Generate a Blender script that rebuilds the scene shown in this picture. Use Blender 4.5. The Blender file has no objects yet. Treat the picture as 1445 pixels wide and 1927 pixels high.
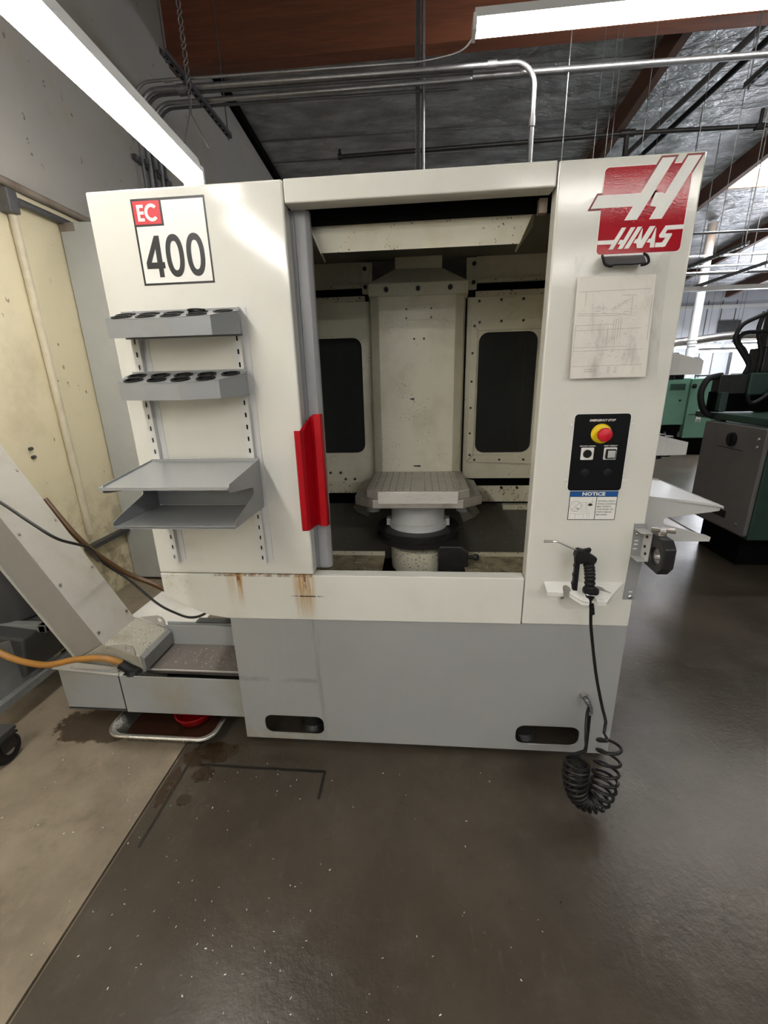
import bpy, bmesh, math, random
from mathutils import Vector, Matrix, Euler
random.seed(7)
R = random.Random(11)
scene = bpy.context.scene
COL = scene.collection
PI = math.pi

# ------------------------------------------------------------------ camera
def make_camera():
    p, y, r = math.radians(17.26), math.radians(-5.14), math.radians(-1.47)
    f = Vector((math.sin(y) * math.cos(p), math.cos(y) * math.cos(p), -math.sin(p)))
    right = Vector((math.cos(y), -math.sin(y), 0))
    up = right.cross(f)
    X = right * math.cos(r) + up * math.sin(r)
    Y = up * math.cos(r) - right * math.sin(r)
    m = Matrix((X, Y, -f)).transposed().to_4x4()
    m.translation = (0, -1.41, 1.4885)
    cd = bpy.data.cameras.new('camera')
    cd.sensor_fit = 'HORIZONTAL'; cd.sensor_width = 36; cd.lens = 36 * 800 / 1445
    cd.clip_start = 0.02; cd.clip_end = 100
    co = bpy.data.objects.new('camera', cd); COL.objects.link(co)
    co.matrix_world = m
    scene.camera = co
make_camera()

# ------------------------------------------------------------------ world, exposure
w = bpy.data.worlds.new('world'); scene.world = w; w.use_nodes = True
w.node_tree.nodes['Background'].inputs[0].default_value = (0.75, 0.85, 1.0, 1)
w.node_tree.nodes['Background'].inputs[1].default_value = 0.3
vs = scene.view_settings
scene.display_settings.display_device = 'sRGB'
vs.view_transform = 'Standard'; vs.look = 'None'; vs.gamma = 1; vs.use_curve_mapping = False
vs.exposure = 1.05
TUBE_STRENGTH = 15.0      # fluorescent tubes
SKYLIGHT_STRENGTH = 36.0   # daylight through the roof light
DAY_STRENGTH = 14.0        # daylight through the far opening

# ------------------------------------------------------------------ materials
def NT(name):
    m = bpy.data.materials.new(name); m.use_nodes = True
    nt = m.node_tree
    return m, nt, nt.nodes['Principled BSDF']
def nd(nt, t, **kw):
    n = nt.nodes.new(t)
    for k, v in kw.items(): setattr(n, k, v)
    return n
def math_(nt, op, a, b=None, c=None, clamp=False):
    n = nt.nodes.new('ShaderNodeMath'); n.operation = op; n.use_clamp = clamp
    for i, v in enumerate((a, b, c)):
        if v is None: continue
        if isinstance(v, (int, float)): n.inputs[i].default_value = v
        else: nt.links.new(v, n.inputs[i])
    return n.outputs[0]
def ramp01(nt, v, a, b):
    n = nt.nodes.new('ShaderNodeMapRange'); n.interpolation_type = 'SMOOTHSTEP'
    nt.links.new(v, n.inputs['Value'])
    n.inputs['From Min'].default_value = a; n.inputs['From Max'].default_value = b
    return n.outputs['Result']
def mixc(nt, fac, a, b):
    n = nt.nodes.new('ShaderNodeMix'); n.data_type = 'RGBA'
    for s, v in ((0, fac), (6, a), (7, b)):
        if isinstance(v, (int, float)): n.inputs[s].default_value = v
        elif isinstance(v, tuple): n.inputs[s].default_value = (*v[:3], 1)
        else: nt.links.new(v, n.inputs[s])
    return n.outputs[2]
def noise(nt, vec, scale, detail=4, rough=0.55):
    n = nt.nodes.new('ShaderNodeTexNoise'); n.inputs['Scale'].default_value = scale
    n.inputs['Detail'].default_value = detail; n.inputs['Roughness'].default_value = rough
    nt.links.new(vec, n.inputs['Vector']); return n.outputs['Fac']
def scaled(nt, vec, s):
    n = nt.nodes.new('ShaderNodeVectorMath'); n.operation = 'MULTIPLY'
    nt.links.new(vec, n.inputs[0]); n.inputs[1].default_value = s; return n.outputs[0]
def pos(nt): return nt.nodes.new('ShaderNodeNewGeometry').outputs['Position']
def bump(nt, bs, h, strength, dist):
    n = nt.nodes.new('ShaderNodeBump'); n.inputs['Strength'].default_value = strength
    n.inputs['Distance'].default_value = dist
    nt.links.new(h, n.inputs['Height']); nt.links.new(n.outputs[0], bs.inputs['Normal'])

MATS = {}
def mat(name, col, rough=0.5, metal=0.0, dirt=None, dscale=3.0, damount=0.5, dlo=0.45, dhi=0.75,
        peel=0.0, speck=None, speck_scale=90, speck_size=0.18, speck_lo=0.45, spec=0.5, grain=0.0, stretch=None, bumpn=0.0, bscale=20, coat=0.0):
    m, nt, b = NT(name)
    P = pos(nt); c = tuple(col)
    b.inputs['Roughness'].default_value = rough; b.inputs['Metallic'].default_value = metal
    b.inputs['Specular IOR Level'].default_value = spec
    if coat: b.inputs['Coat Weight'].default_value = coat; b.inputs['Coat Roughness'].default_value = 0.12
    out = c
    V = scaled(nt, P, stretch) if stretch else P
    if grain:
        g = noise(nt, V, dscale * 4, 5, .6)
        out = mixc(nt, math_(nt, 'MULTIPLY', ramp01(nt, g, .3, .7), grain), out, tuple(x * .55 for x in c))
    if dirt:
        g = noise(nt, V, dscale, 6, .62)
        out = mixc(nt, math_(nt, 'MULTIPLY', ramp01(nt, g, dlo, dhi), damount), out, dirt)
    if speck:
        v = nt.nodes.new('ShaderNodeTexVoronoi'); v.inputs['Scale'].default_value = speck_scale
        wv = nt.nodes.new('ShaderNodeVectorMath'); wv.operation = 'ADD'
        ns = nt.nodes.new('ShaderNodeTexNoise'); ns.inputs['Scale'].default_value = speck_scale * 1.5
        nt.links.new(P, ns.inputs['Vector'])
        sc = scaled(nt, ns.outputs['Color'], (0.012, 0.012, 0.012))
        nt.links.new(P, wv.inputs[0]); nt.links.new(sc, wv.inputs[1])
        nt.links.new(wv.outputs[0], v.inputs['Vector'])
        dot = math_(nt, 'LESS_THAN', v.outputs['Distance'], speck_size)
        pick = math_(nt, 'GREATER_THAN', v.outputs['Color'], 0.45)
        area = ramp01(nt, noise(nt, P, 9, 3), speck_lo, speck_lo + .12)
        out = mixc(nt, math_(nt, 'MULTIPLY', math_(nt, 'MULTIPLY', dot, pick), math_(nt, 'MULTIPLY', area, .9)), out, speck)
    if isinstance(out, tuple): b.inputs['Base Color'].default_value = (*out, 1)
    else: nt.links.new(out, b.inputs['Base Color'])
    if peel: bump(nt, b, noise(nt, P, 260, 2, .5), peel, 0.002)
    elif bumpn: bump(nt, b, noise(nt, V, bscale, 5, .6), bumpn, 0.02)
    MATS[name] = m
    return m
def emis(name, col, s):
    m, nt, b = NT(name)
    b.inputs['Base Color'].default_value = (*col, 1)
    b.inputs['Emission Color'].default_value = (*col, 1); b.inputs['Emission Strength'].default_value = s
    MATS[name] = m; return m

WHITE = (0.70, 0.695, 0.64)
mat('white_paint', WHITE, .10, dirt=(.50, .48, .42), dscale=5, damount=.3, dlo=.5, dhi=.85, peel=.055)
mat('white_paint_plain', (.72, .715, .67), .4)
mat('cabinet_paint', (.50, .515, .50), .45, dirt=(.38, .38, .35), dscale=3, damount=.4)
mat('grey_paint', (.34, .35, .345), .42, dirt=(.24, .24, .22), dscale=4, damount=.4, peel=.08)
mat('door_grey', (.30, .305, .315), .35, peel=.05)
mat('shelf_grey', (.28, .287, .295), .24)
mat('tray_grey', (.31, .317, .322), .10, spec=.95)
mat('shelf_light', (.50, .50, .485), .28)
mat('upright_paint', (.66, .66, .64), .4)
mat('conveyor_grey', (.27, .26, .238), .45, dirt=(.22, .19, .14), dscale=5, damount=.5, peel=.05)
mat('conveyor_light', (.42, .405, .365), .45, dirt=(.30, .26, .18), dscale=6, damount=.5)
mat('foot_dirty', (.36, .34, .28), .5, dirt=(.20, .17, .11), dscale=8, damount=.7, speck=(.05, .04, .03), speck_scale=85, speck_size=.25, speck_lo=.4)
mat('trough_grey', (.31, .318, .318), .42, dirt=(.27, .235, .15), dscale=3.5, damount=.6)
mat('tray_dirty', (.16, .14, .125), .35, dirt=(.08, .065, .05), dscale=12, damount=.7, stretch=(1, .4, 1))
mat('cream', (.68, .65, .525), .45, dirt=(.42, .38, .27), dscale=4, damount=.5, dlo=.42, dhi=.7, speck=(.07, .06, .045), speck_scale=110, speck_size=.20, speck_lo=.52)
mat('cream_dirty', (.58, .55, .43), .5, dirt=(.36, .31, .19), dscale=6, damount=.6, speck=(.05, .045, .035), speck_scale=75, speck_size=.27, speck_lo=.38)
mat('cream_spotted', (.68, .66, .55), .45, dirt=(.55, .48, .30), dscale=7, damount=.5, speck=(.06, .05, .03), speck_scale=95, speck_size=.21, speck_lo=.48)
mat('interior_dark', (.16, .155, .13), .55, dirt=(.08, .075, .06), dscale=5, damount=.6)
mat('sump', (.095, .09, .075), .5, dirt=(.07, .065, .05), dscale=8, damount=.6, speck=(.6, .58, .5), speck_scale=80, speck_size=.1, speck_lo=.5)
mat('grate', (.34, .29, .19), .5, dirt=(.10, .085, .055), dscale=18, damount=.8, dlo=.4, dhi=.65)
mat('steel', (.50, .475, .44), .32, metal=.9, dirt=(.33, .27, .21), dscale=10, damount=.6, stretch=(1, 1, 4))
mat('steel_bright', (.72, .70, .66), .28, metal=.45, dirt=(.45, .42, .38), dscale=18, damount=.5, stretch=(1, 1, 6))
mat('steel_raw', (.40, .375, .34), .45, metal=.5, dirt=(.27, .20, .13), dscale=9, damount=.55, stretch=(2, 2, .5))
mat('steel_plate', (.50, .475, .435), .4, metal=.4, dirt=(.34, .30, .25), dscale=12, damount=.6)
mat('rim_bright', (.88, .86, .80), .25)  # whitish diffuse colour paints the glint of the hole edges
mat('chrome', (.72, .72, .72), .18, metal=1)
mat('galvanised', (.40, .40, .41), .36, metal=.9, grain=.35, dscale=6)
mat('galv_dark', (.16, .16, .165), .5, metal=.6, grain=.4, dscale=5)
mat('ped_grey', (.52, .53, .53), .4, dirt=(.34, .33, .29), dscale=8, damount=.4, speck=(.85, .85, .82), speck_scale=70, speck_size=.13, speck_lo=.5)
mat('black', (.008, .008, .009), .5, spec=.25)
mat('black_gloss', (.005, .005, .006), .5, spec=.15)
mat('black_rubber', (.010, .010, .011), .5, spec=.3)
mat('black_hose', (.010, .0095, .009), .38, spec=.35)
mat('iron_dark', (.018, .0175, .017), .42, metal=.2, dirt=(.045, .042, .039), dscale=20, damount=.6)
mat('dark_void', (.004, .004, .004), .9, spec=.05)  # near-black, puts the shade inside gaps and recesses into the colour
mat('red', (.42, .003, .010), .32, spec=.3)
mat('logo_red', (.40, .004, .014), .08, peel=.06, spec=.22)
mat('logo_dark_red', (.20, .010, .012), .4)
mat('sign_red', (.60, .035, .045), .4)
mat('sign_white', (.80, .795, .76), .35)
mat('sign_black', (.014, .014, .015), .4)
mat('sign_blue', (.005, .075, .28), .4)
mat('yellow', (.80, .60, .01), .4)
mat('button_red', (.62, .008, .025), .4)
mat('button_grey', (.46, .47, .46), .35)
mat('paper', (.86, .83, .77), .7, dirt=(.70, .66, .58), dscale=9, damount=.5)
mat('ink', (.32, .28, .27), .8)
mat('orange_hose', (.36, .165, .03), .4, dirt=(.25, .12, .035), dscale=14, damount=.5)
mat('brown_hose', (.09, .042, .012), .4)
mat('foil_pan', (.70, .68, .64), .25, metal=1, bumpn=.3, bscale=120)
mat('oil', (.022, .010, .006), .12, dirt=(.05, .02, .01), dscale=20, damount=.6)
mat('red_bowl', (.19, .001, .003), .45, spec=.2)
mat('wood_beam', (.20, .062, .026), .6, dirt=(.11, .035, .016), dscale=2.2, damount=.8, dlo=.38, dhi=.66, stretch=(.35, 4, 5), grain=.4)
mat('wood_purlin', (.115, .048, .028), .65, dirt=(.05, .02, .014), dscale=3, damount=.7, stretch=(4, .4, 4))
mat('wood_curb', (.55, .30, .14), .6, dirt=(.7, .5, .3), dscale=9, damount=.5)
mat('machine_green', (.15, .31, .225), .4, dirt=(.11, .22, .16), dscale=2, damount=.5)
mat('machine_green_dark', (.020, .052, .040), .4, dirt=(.012, .022, .018), dscale=4, damount=.6)
mat('cabinet_grey', (.135, .125, .12), .5, dirt=(.10, .092, .088), dscale=4, damount=.5)
mat('fixture_white', (.74, .74, .72), .4)
mat('pipe_white', (.72, .72, .72), .5)
mat('sheet_white', (.74, .725, .67), .6, dirt=(.52, .49, .42), dscale=6, damount=.5)
mat('rust_pipe', (.30, .25, .20), .55, dirt=(.14, .09, .06), dscale=7, damount=.7)
mat('wall_pipe', (.66, .60, .45), .5, dirt=(.45, .39, .27), dscale=9, damount=.5)
mat('cart_grey', (.23, .235, .23), .5, dirt=(.13, .125, .115), dscale=4, damount=.5)
mat('cart_dark', (.055, .056, .055), .5, dirt=(.03, .03, .03), dscale=5, damount=.5)
mat('chips', (.88, .87, .84), .3)  # diffuse white, the sparkle of the metal is put into the colour
mat('rear_wall_paint', (.62, .64, .68), .7, dirt=(.5, .52, .56), dscale=1.2, damount=.4)
emis('tube_light', (1.0, .975, .93), TUBE_STRENGTH)
emis('tube_light_cool', (.90, .95, 1.0), TUBE_STRENGTH)
emis('skylight', (.86, .92, 1.0), SKYLIGHT_STRENGTH)
emis('daylight', (.90, .93, 1.0), DAY_STRENGTH)

def glass_dark():
    m, nt, b = NT('dark_glass')
    P = pos(nt)
    b.inputs['Base Color'].default_value = (.10, .105, .105, 1)
    b.inputs['Roughness'].default_value = .10
    b.inputs['Transmission Weight'].default_value = .75
    b.inputs['IOR'].default_value = 1.3
    MATS['dark_glass'] = m
glass_dark()
def clear_plastic():
    m, nt, b = NT('clear_plastic')
    P = pos(nt)
    b.inputs['Base Color'].default_value = (.45, .44, .40, 1)
    b.inputs['Roughness'].default_value = .10
    n = noise(nt, scaled(nt, P, (1, 1, .35)), 22, 4, .6)
    a = math_(nt, 'ADD', math_(nt, 'MULTIPLY', ramp01(nt, n, .52, .78), .26), .10)
    nt.links.new(a, b.inputs['Alpha'])
    bump(nt, b, n, .6, .02)
    MATS['clear_plastic'] = m
clear_plastic()
def wall_mat():
    m, nt, b = NT('wall_left_paint')
    P = pos(nt)
    sep = nt.nodes.new('ShaderNodeSeparateXYZ'); nt.links.new(P, sep.inputs[0])
    up = (.43, .41, .375); low = (.76, .68, .48)
    base = mixc(nt, math_(nt, 'GREATER_THAN', sep.outputs[2], 2.56), low, up)
    g = ramp01(nt, noise(nt, P, 1.6, 6, .65), .48, .74)
    base = mixc(nt, math_(nt, 'MULTIPLY', g, .45), base, (.38, .31, .19))
    v = nt.nodes.new('ShaderNodeTexVoronoi'); v.inputs['Scale'].default_value = 11
    nt.links.new(scaled(nt, P, (1, 1.3, .8)), v.inputs['Vector'])
    d = math_(nt, 'MULTIPLY', math_(nt, 'LESS_THAN', v.outputs['Distance'], .16), math_(nt, 'GREATER_THAN', v.outputs['Color'], .62))
    d = math_(nt, 'MULTIPLY', d, ramp01(nt, noise(nt, P, 40, 3), .46, .6))
    base = mixc(nt, math_(nt, 'MULTIPLY', d, .8), base, (.13, .10, .06))
    low_d = ramp01(nt, sep.outputs[2], 1.1, .05)
    low_d = math_(nt, 'MULTIPLY', low_d, ramp01(nt, noise(nt, P, 7, 5, .7), .42, .62))
    base = mixc(nt, math_(nt, 'MULTIPLY', low_d, .75), base, (.22, .17, .095))
    nt.links.new(base, b.inputs['Base Color']); b.inputs['Roughness'].default_value = .75
    bump(nt, b, noise(nt, P, 60, 4, .6), .25, .004)
    MATS['wall_left_paint'] = m
wall_mat()
def floor_mat():
    m, nt, b = NT('concrete_floor')
    P = pos(nt)
    sep = nt.nodes.new('ShaderNodeSeparateXYZ'); nt.links.new(P, sep.inputs[0])
    X, Y = sep.outputs[0], sep.outputs[1]
    n1 = noise(nt, P, 1.3, 7, .62); n2 = noise(nt, P, 9, 7, .68); n3 = noise(nt, P, 55, 4, .6)
    left = math_(nt, 'LESS_THAN', X, -1.01)
    dark = mixc(nt, ramp01(nt, n1, .35, .68), (.046, .0360, .0250), (.078, .0630, .0460))
    lite = mixc(nt, ramp01(nt, n1, .32, .66), (.175, .140, .098), (.31, .255, .185))
    base = mixc(nt, left, dark, lite)
    base = mixc(nt, math_(nt, 'MULTIPLY', ramp01(nt, n2, .5, .78), .5), base, mixc(nt, left, (.105, .092, .076), (.29, .25, .195)))
    base = mixc(nt, math_(nt, 'MULTIPLY', ramp01(nt, n2, .48, .26), .35), base, (.030, .025, .019))
    base = mixc(nt, math_(nt, 'MULTIPLY', ramp01(nt, n3, .60, .76), .25), base, (.17, .15, .125))
    sc1 = noise(nt, scaled(nt, P, (1.0, .22, 1.0)), 26, 5, .7)
    base = mixc(nt, math_(nt, 'MULTIPLY', ramp01(nt, sc1, .60, .74), .30), base, mixc(nt, left, (.15, .13, .105), (.36, .31, .24)))
    n5 = noise(nt, P, 3.2, 6, .7)
    base = mixc(nt, math_(nt, 'MULTIPLY', ramp01(nt, n5, .50, .72), .40), base, mixc(nt, left, (.034, .027, .019), (.115, .092, .064)))
    # saw cuts in the slab
    def line(v, c, w): return math_(nt, 'LESS_THAN', math_(nt, 'ABSOLUTE', math_(nt, 'SUBTRACT', v, c)), w)
    def rng(v, a, c): return math_(nt, 'MULTIPLY', math_(nt, 'GREATER_THAN', v, a), math_(nt, 'LESS_THAN', v, c))
    wob = math_(nt, 'ADD', Y, math_(nt, 'MULTIPLY', math_(nt, 'SUBTRACT', n2, .5), .012))
    wobx = math_(nt, 'ADD', X, math_(nt, 'MULTIPLY', math_(nt, 'SUBTRACT', n2, .5), .012))
    cuts = math_(nt, 'MULTIPLY', line(wobx, -.948, .006), rng(Y, -.45, .0))
    cuts = math_(nt, 'MAXIMUM', cuts, math_(nt, 'MULTIPLY', line(wob, -.122, .0065), rng(X, -.95, -.38)))
    cuts = math_(nt, 'MAXIMUM', cuts, math_(nt, 'MULTIPLY', line(wobx, -.379, .006), rng(Y, -.24, -.12)))
    base = mixc(nt, math_(nt, 'MULTIPLY', cuts, .95), base, (.008, .006, .004))
    # coolant stains: soft blobs with a noisy rim
    def blob(cx, cy, rx, ry):
        dx = math_(nt, 'DIVIDE', math_(nt, 'SUBTRACT', X, cx), rx); dy = math_(nt, 'DIVIDE', math_(nt, 'SUBTRACT', Y, cy), ry)
        r = math_(nt, 'SQRT', math_(nt, 'ADD', math_(nt, 'MULTIPLY', dx, dx), math_(nt, 'MULTIPLY', dy, dy)))
        r = math_(nt, 'ADD', r, math_(nt, 'MULTIPLY', math_(nt, 'SUBTRACT', n2, .5), 1.6))
        return ramp01(nt, r, 1.0, .86)
    st = blob(-.85, -.055, .10, .05)
    for a in ((-.975, -.21, .028, .10), (-.885, -.272, .032, .026), (-.865, -.165, .045, .04), (-.94, -.09, .05, .06), (-1.45, .06, .26, .11)):
        st = math_(nt, 'MAXIMUM', st, blob(*a))
    wet = st
    base = mixc(nt, math_(nt, 'MULTIPLY', st, .82), base, (.030, .014, .004))
    blot = blob(.50, -.42, .22, .2)
    base = mixc(nt, math_(nt, 'MULTIPLY', blot, .35), base, (.045, .040, .034))
    nt.links.new(base, b.inputs['Base Color'])
    rg = math_(nt, 'ADD', .27, math_(nt, 'MULTIPLY', ramp01(nt, n2, .25, .75), .08))
    rg = math_(nt, 'ADD', rg, math_(nt, 'MULTIPLY', left, .25))
    rg = math_(nt, 'SUBTRACT', rg, math_(nt, 'MULTIPLY', wet, .03), clamp=True)
    nt.links.new(rg, b.inputs['Roughness'])
    b.inputs['Specular IOR Level'].default_value = .5
    bump(nt, b, math_(nt, 'ADD', n2, math_(nt, 'MULTIPLY', n3, .35)), .38, .006)
    MATS['concrete_floor'] = m
floor_mat()
def apron_mat():
    m, nt, b = NT('apron_paint')
    P = pos(nt)
    sep = nt.nodes.new('ShaderNodeSeparateXYZ'); nt.links.new(P, sep.inputs[0])
    X, Z = sep.outputs[0], sep.outputs[2]
    base = mixc(nt, math_(nt, 'MULTIPLY', ramp01(nt, noise(nt, P, 5, 6), .5, .85), .35), WHITE, (.5, .48, .42))
    stv = scaled(nt, P, (1, 1, .06))
    n = noise(nt, stv, 95, 5, .65); nb = noise(nt, P, 45, 4, .6)
    def win(c, w):
        d = math_(nt, 'ABSOLUTE', math_(nt, 'SUBTRACT', X, c)); return ramp01(nt, d, w, w * .35)
    def vert(a, c): return ramp01(nt, Z, a, c)
    s1 = math_(nt, 'MULTIPLY', win(-.685, .018), vert(.64, .79))
    s2 = math_(nt, 'MULTIPLY', win(-.435, .05), vert(.56, .78))
    s3 = math_(nt, 'MULTIPLY', win(-.715, .03), math_(nt, 'MULTIPLY', vert(.62, .80), .35))
    st = math_(nt, 'MAXIMUM', s1, math_(nt, 'MAXIMUM', s2, s3))
    st = math_(nt, 'MULTIPLY', st, ramp01(nt, n, .30, .56))
    base = mixc(nt, math_(nt, 'MULTIPLY', st, .95), base, (.44, .235, .035))
    core = math_(nt, 'MAXIMUM', math_(nt, 'MULTIPLY', win(-.431, .007), vert(.73, .775)), math_(nt, 'MULTIPLY', win(-.687, .009), vert(.735, .79)))
    base = mixc(nt, math_(nt, 'MULTIPLY', math_(nt, 'MULTIPLY', core, ramp01(nt, nb, .3, .55)), .9), base, (.16, .045, .01))
    seam = math_(nt, 'MULTIPLY', vert(.790, .797), math_(nt, 'MULTIPLY', math_(nt, 'LESS_THAN', X, -.40), ramp01(nt, nb, .40, .6)))
    seam = math_(nt, 'MULTIPLY', seam, math_(nt, 'GREATER_THAN', X, -.78))
    base = mixc(nt, math_(nt, 'MULTIPLY', seam, .85), base, (.23, .10, .025))
    yel = math_(nt, 'MULTIPLY', win(-.93, .065), math_(nt, 'MULTIPLY', vert(.68, .77), ramp01(nt, noise(nt, P, 22, 5, .7), .45, .62)))
    base = mixc(nt, math_(nt, 'MULTIPLY', yel, .55), base, (.48, .41, .19))
    scr = math_(nt, 'MULTIPLY', math_(nt, 'LESS_THAN', math_(nt, 'ABSOLUTE', math_(nt, 'SUBTRACT', Z, .7145)), .0022),
                math_(nt, 'MULTIPLY', win(-.425, .075), ramp01(nt, noise(nt, P, 60, 2), .36, .46)))
    base = mixc(nt, scr, base, (.03, .02, .012))
    nt.links.new(base, b.inputs['Base Color']); b.inputs['Roughness'].default_value = .32
    bump(nt, b, noise(nt, P, 260, 2, .5), .18, .002)
    MATS['apron_paint'] = m
apron_mat()
def plinth_mat():
    m, nt, b = NT('plinth_paint')
    P = pos(nt)
    sep = nt.nodes.new('ShaderNodeSeparateXYZ'); nt.links.new(P, sep.inputs[0])
    X, Z = sep.outputs[0], sep.outputs[2]
    base = mixc(nt, math_(nt, 'MULTIPLY', ramp01(nt, noise(nt, P, 3, 6), .45, .75), .3), (.325, .333, .33), (.265, .268, .258))
    stv = noise(nt, scaled(nt, P, (1, 1, .08)), 45, 5, .65)
    grime = math_(nt, 'MULTIPLY', ramp01(nt, X, -.38, -.55), ramp01(nt, stv, .42, .72))
    base = mixc(nt, math_(nt, 'MULTIPLY', grime, .35), base, (.37, .35, .29))
    d = math_(nt, 'ABSOLUTE', math_(nt, 'SUBTRACT', X, -.415))
    drip = math_(nt, 'MULTIPLY', ramp01(nt, d, .035, .0), ramp01(nt, stv, .45, .65))
    base = mixc(nt, math_(nt, 'MULTIPLY', drip, .5), base, (.16, .16, .15))
    d2 = math_(nt, 'ABSOLUTE', math_(nt, 'SUBTRACT', Z, .327))
    hz = math_(nt, 'MULTIPLY', ramp01(nt, d2, .018, .0), math_(nt, 'MULTIPLY', math_(nt, 'LESS_THAN', X, -.42), ramp01(nt, noise(nt, P, 14, 4), .38, .6)))
    base = mixc(nt, math_(nt, 'MULTIPLY', hz, .45), base, (.15, .15, .14))
    lo = math_(nt, 'MULTIPLY', ramp01(nt, Z, .19, .03), ramp01(nt, noise(nt, P, 16, 5, .7), .4, .65))
    lo = math_(nt, 'MULTIPLY', lo, ramp01(nt, X, -.30, -.45))
    base = mixc(nt, math_(nt, 'MULTIPLY', lo, .6), base, (.30, .26, .17))
    nt.links.new(base, b.inputs['Base Color']); b.inputs['Roughness'].default_value = .4
    bump(nt, b, noise(nt, P, 240, 2, .5), .08, .002)
    MATS['plinth_paint'] = m
plinth_mat()
def foil_mat():
    m, nt, b = NT('foil_insulation')
    P = pos(nt)
    n = noise(nt, scaled(nt, P, (1, 2.6, 1)), 1.7, 5, .62)
    n2 = noise(nt, scaled(nt, P, (1, 1.5, 1)), 5, 4, .6)
    base = mixc(nt, ramp01(nt, n, .35, .7), (.30, .30, .31), (.58, .59, .62))
    sep = nt.nodes.new('ShaderNodeSeparateXYZ'); nt.links.new(P, sep.inputs[0])
    nt.links.new(base, b.inputs['Base Color'])
    b.inputs['Metallic'].default_value = .5; b.inputs['Roughness'].default_value = .36
    bump(nt, b, math_(nt, 'ADD', n, math_(nt, 'MULTIPLY', n2, .4)), .9, .12)
    MATS['foil_insulation'] = m
foil_mat()

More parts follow.
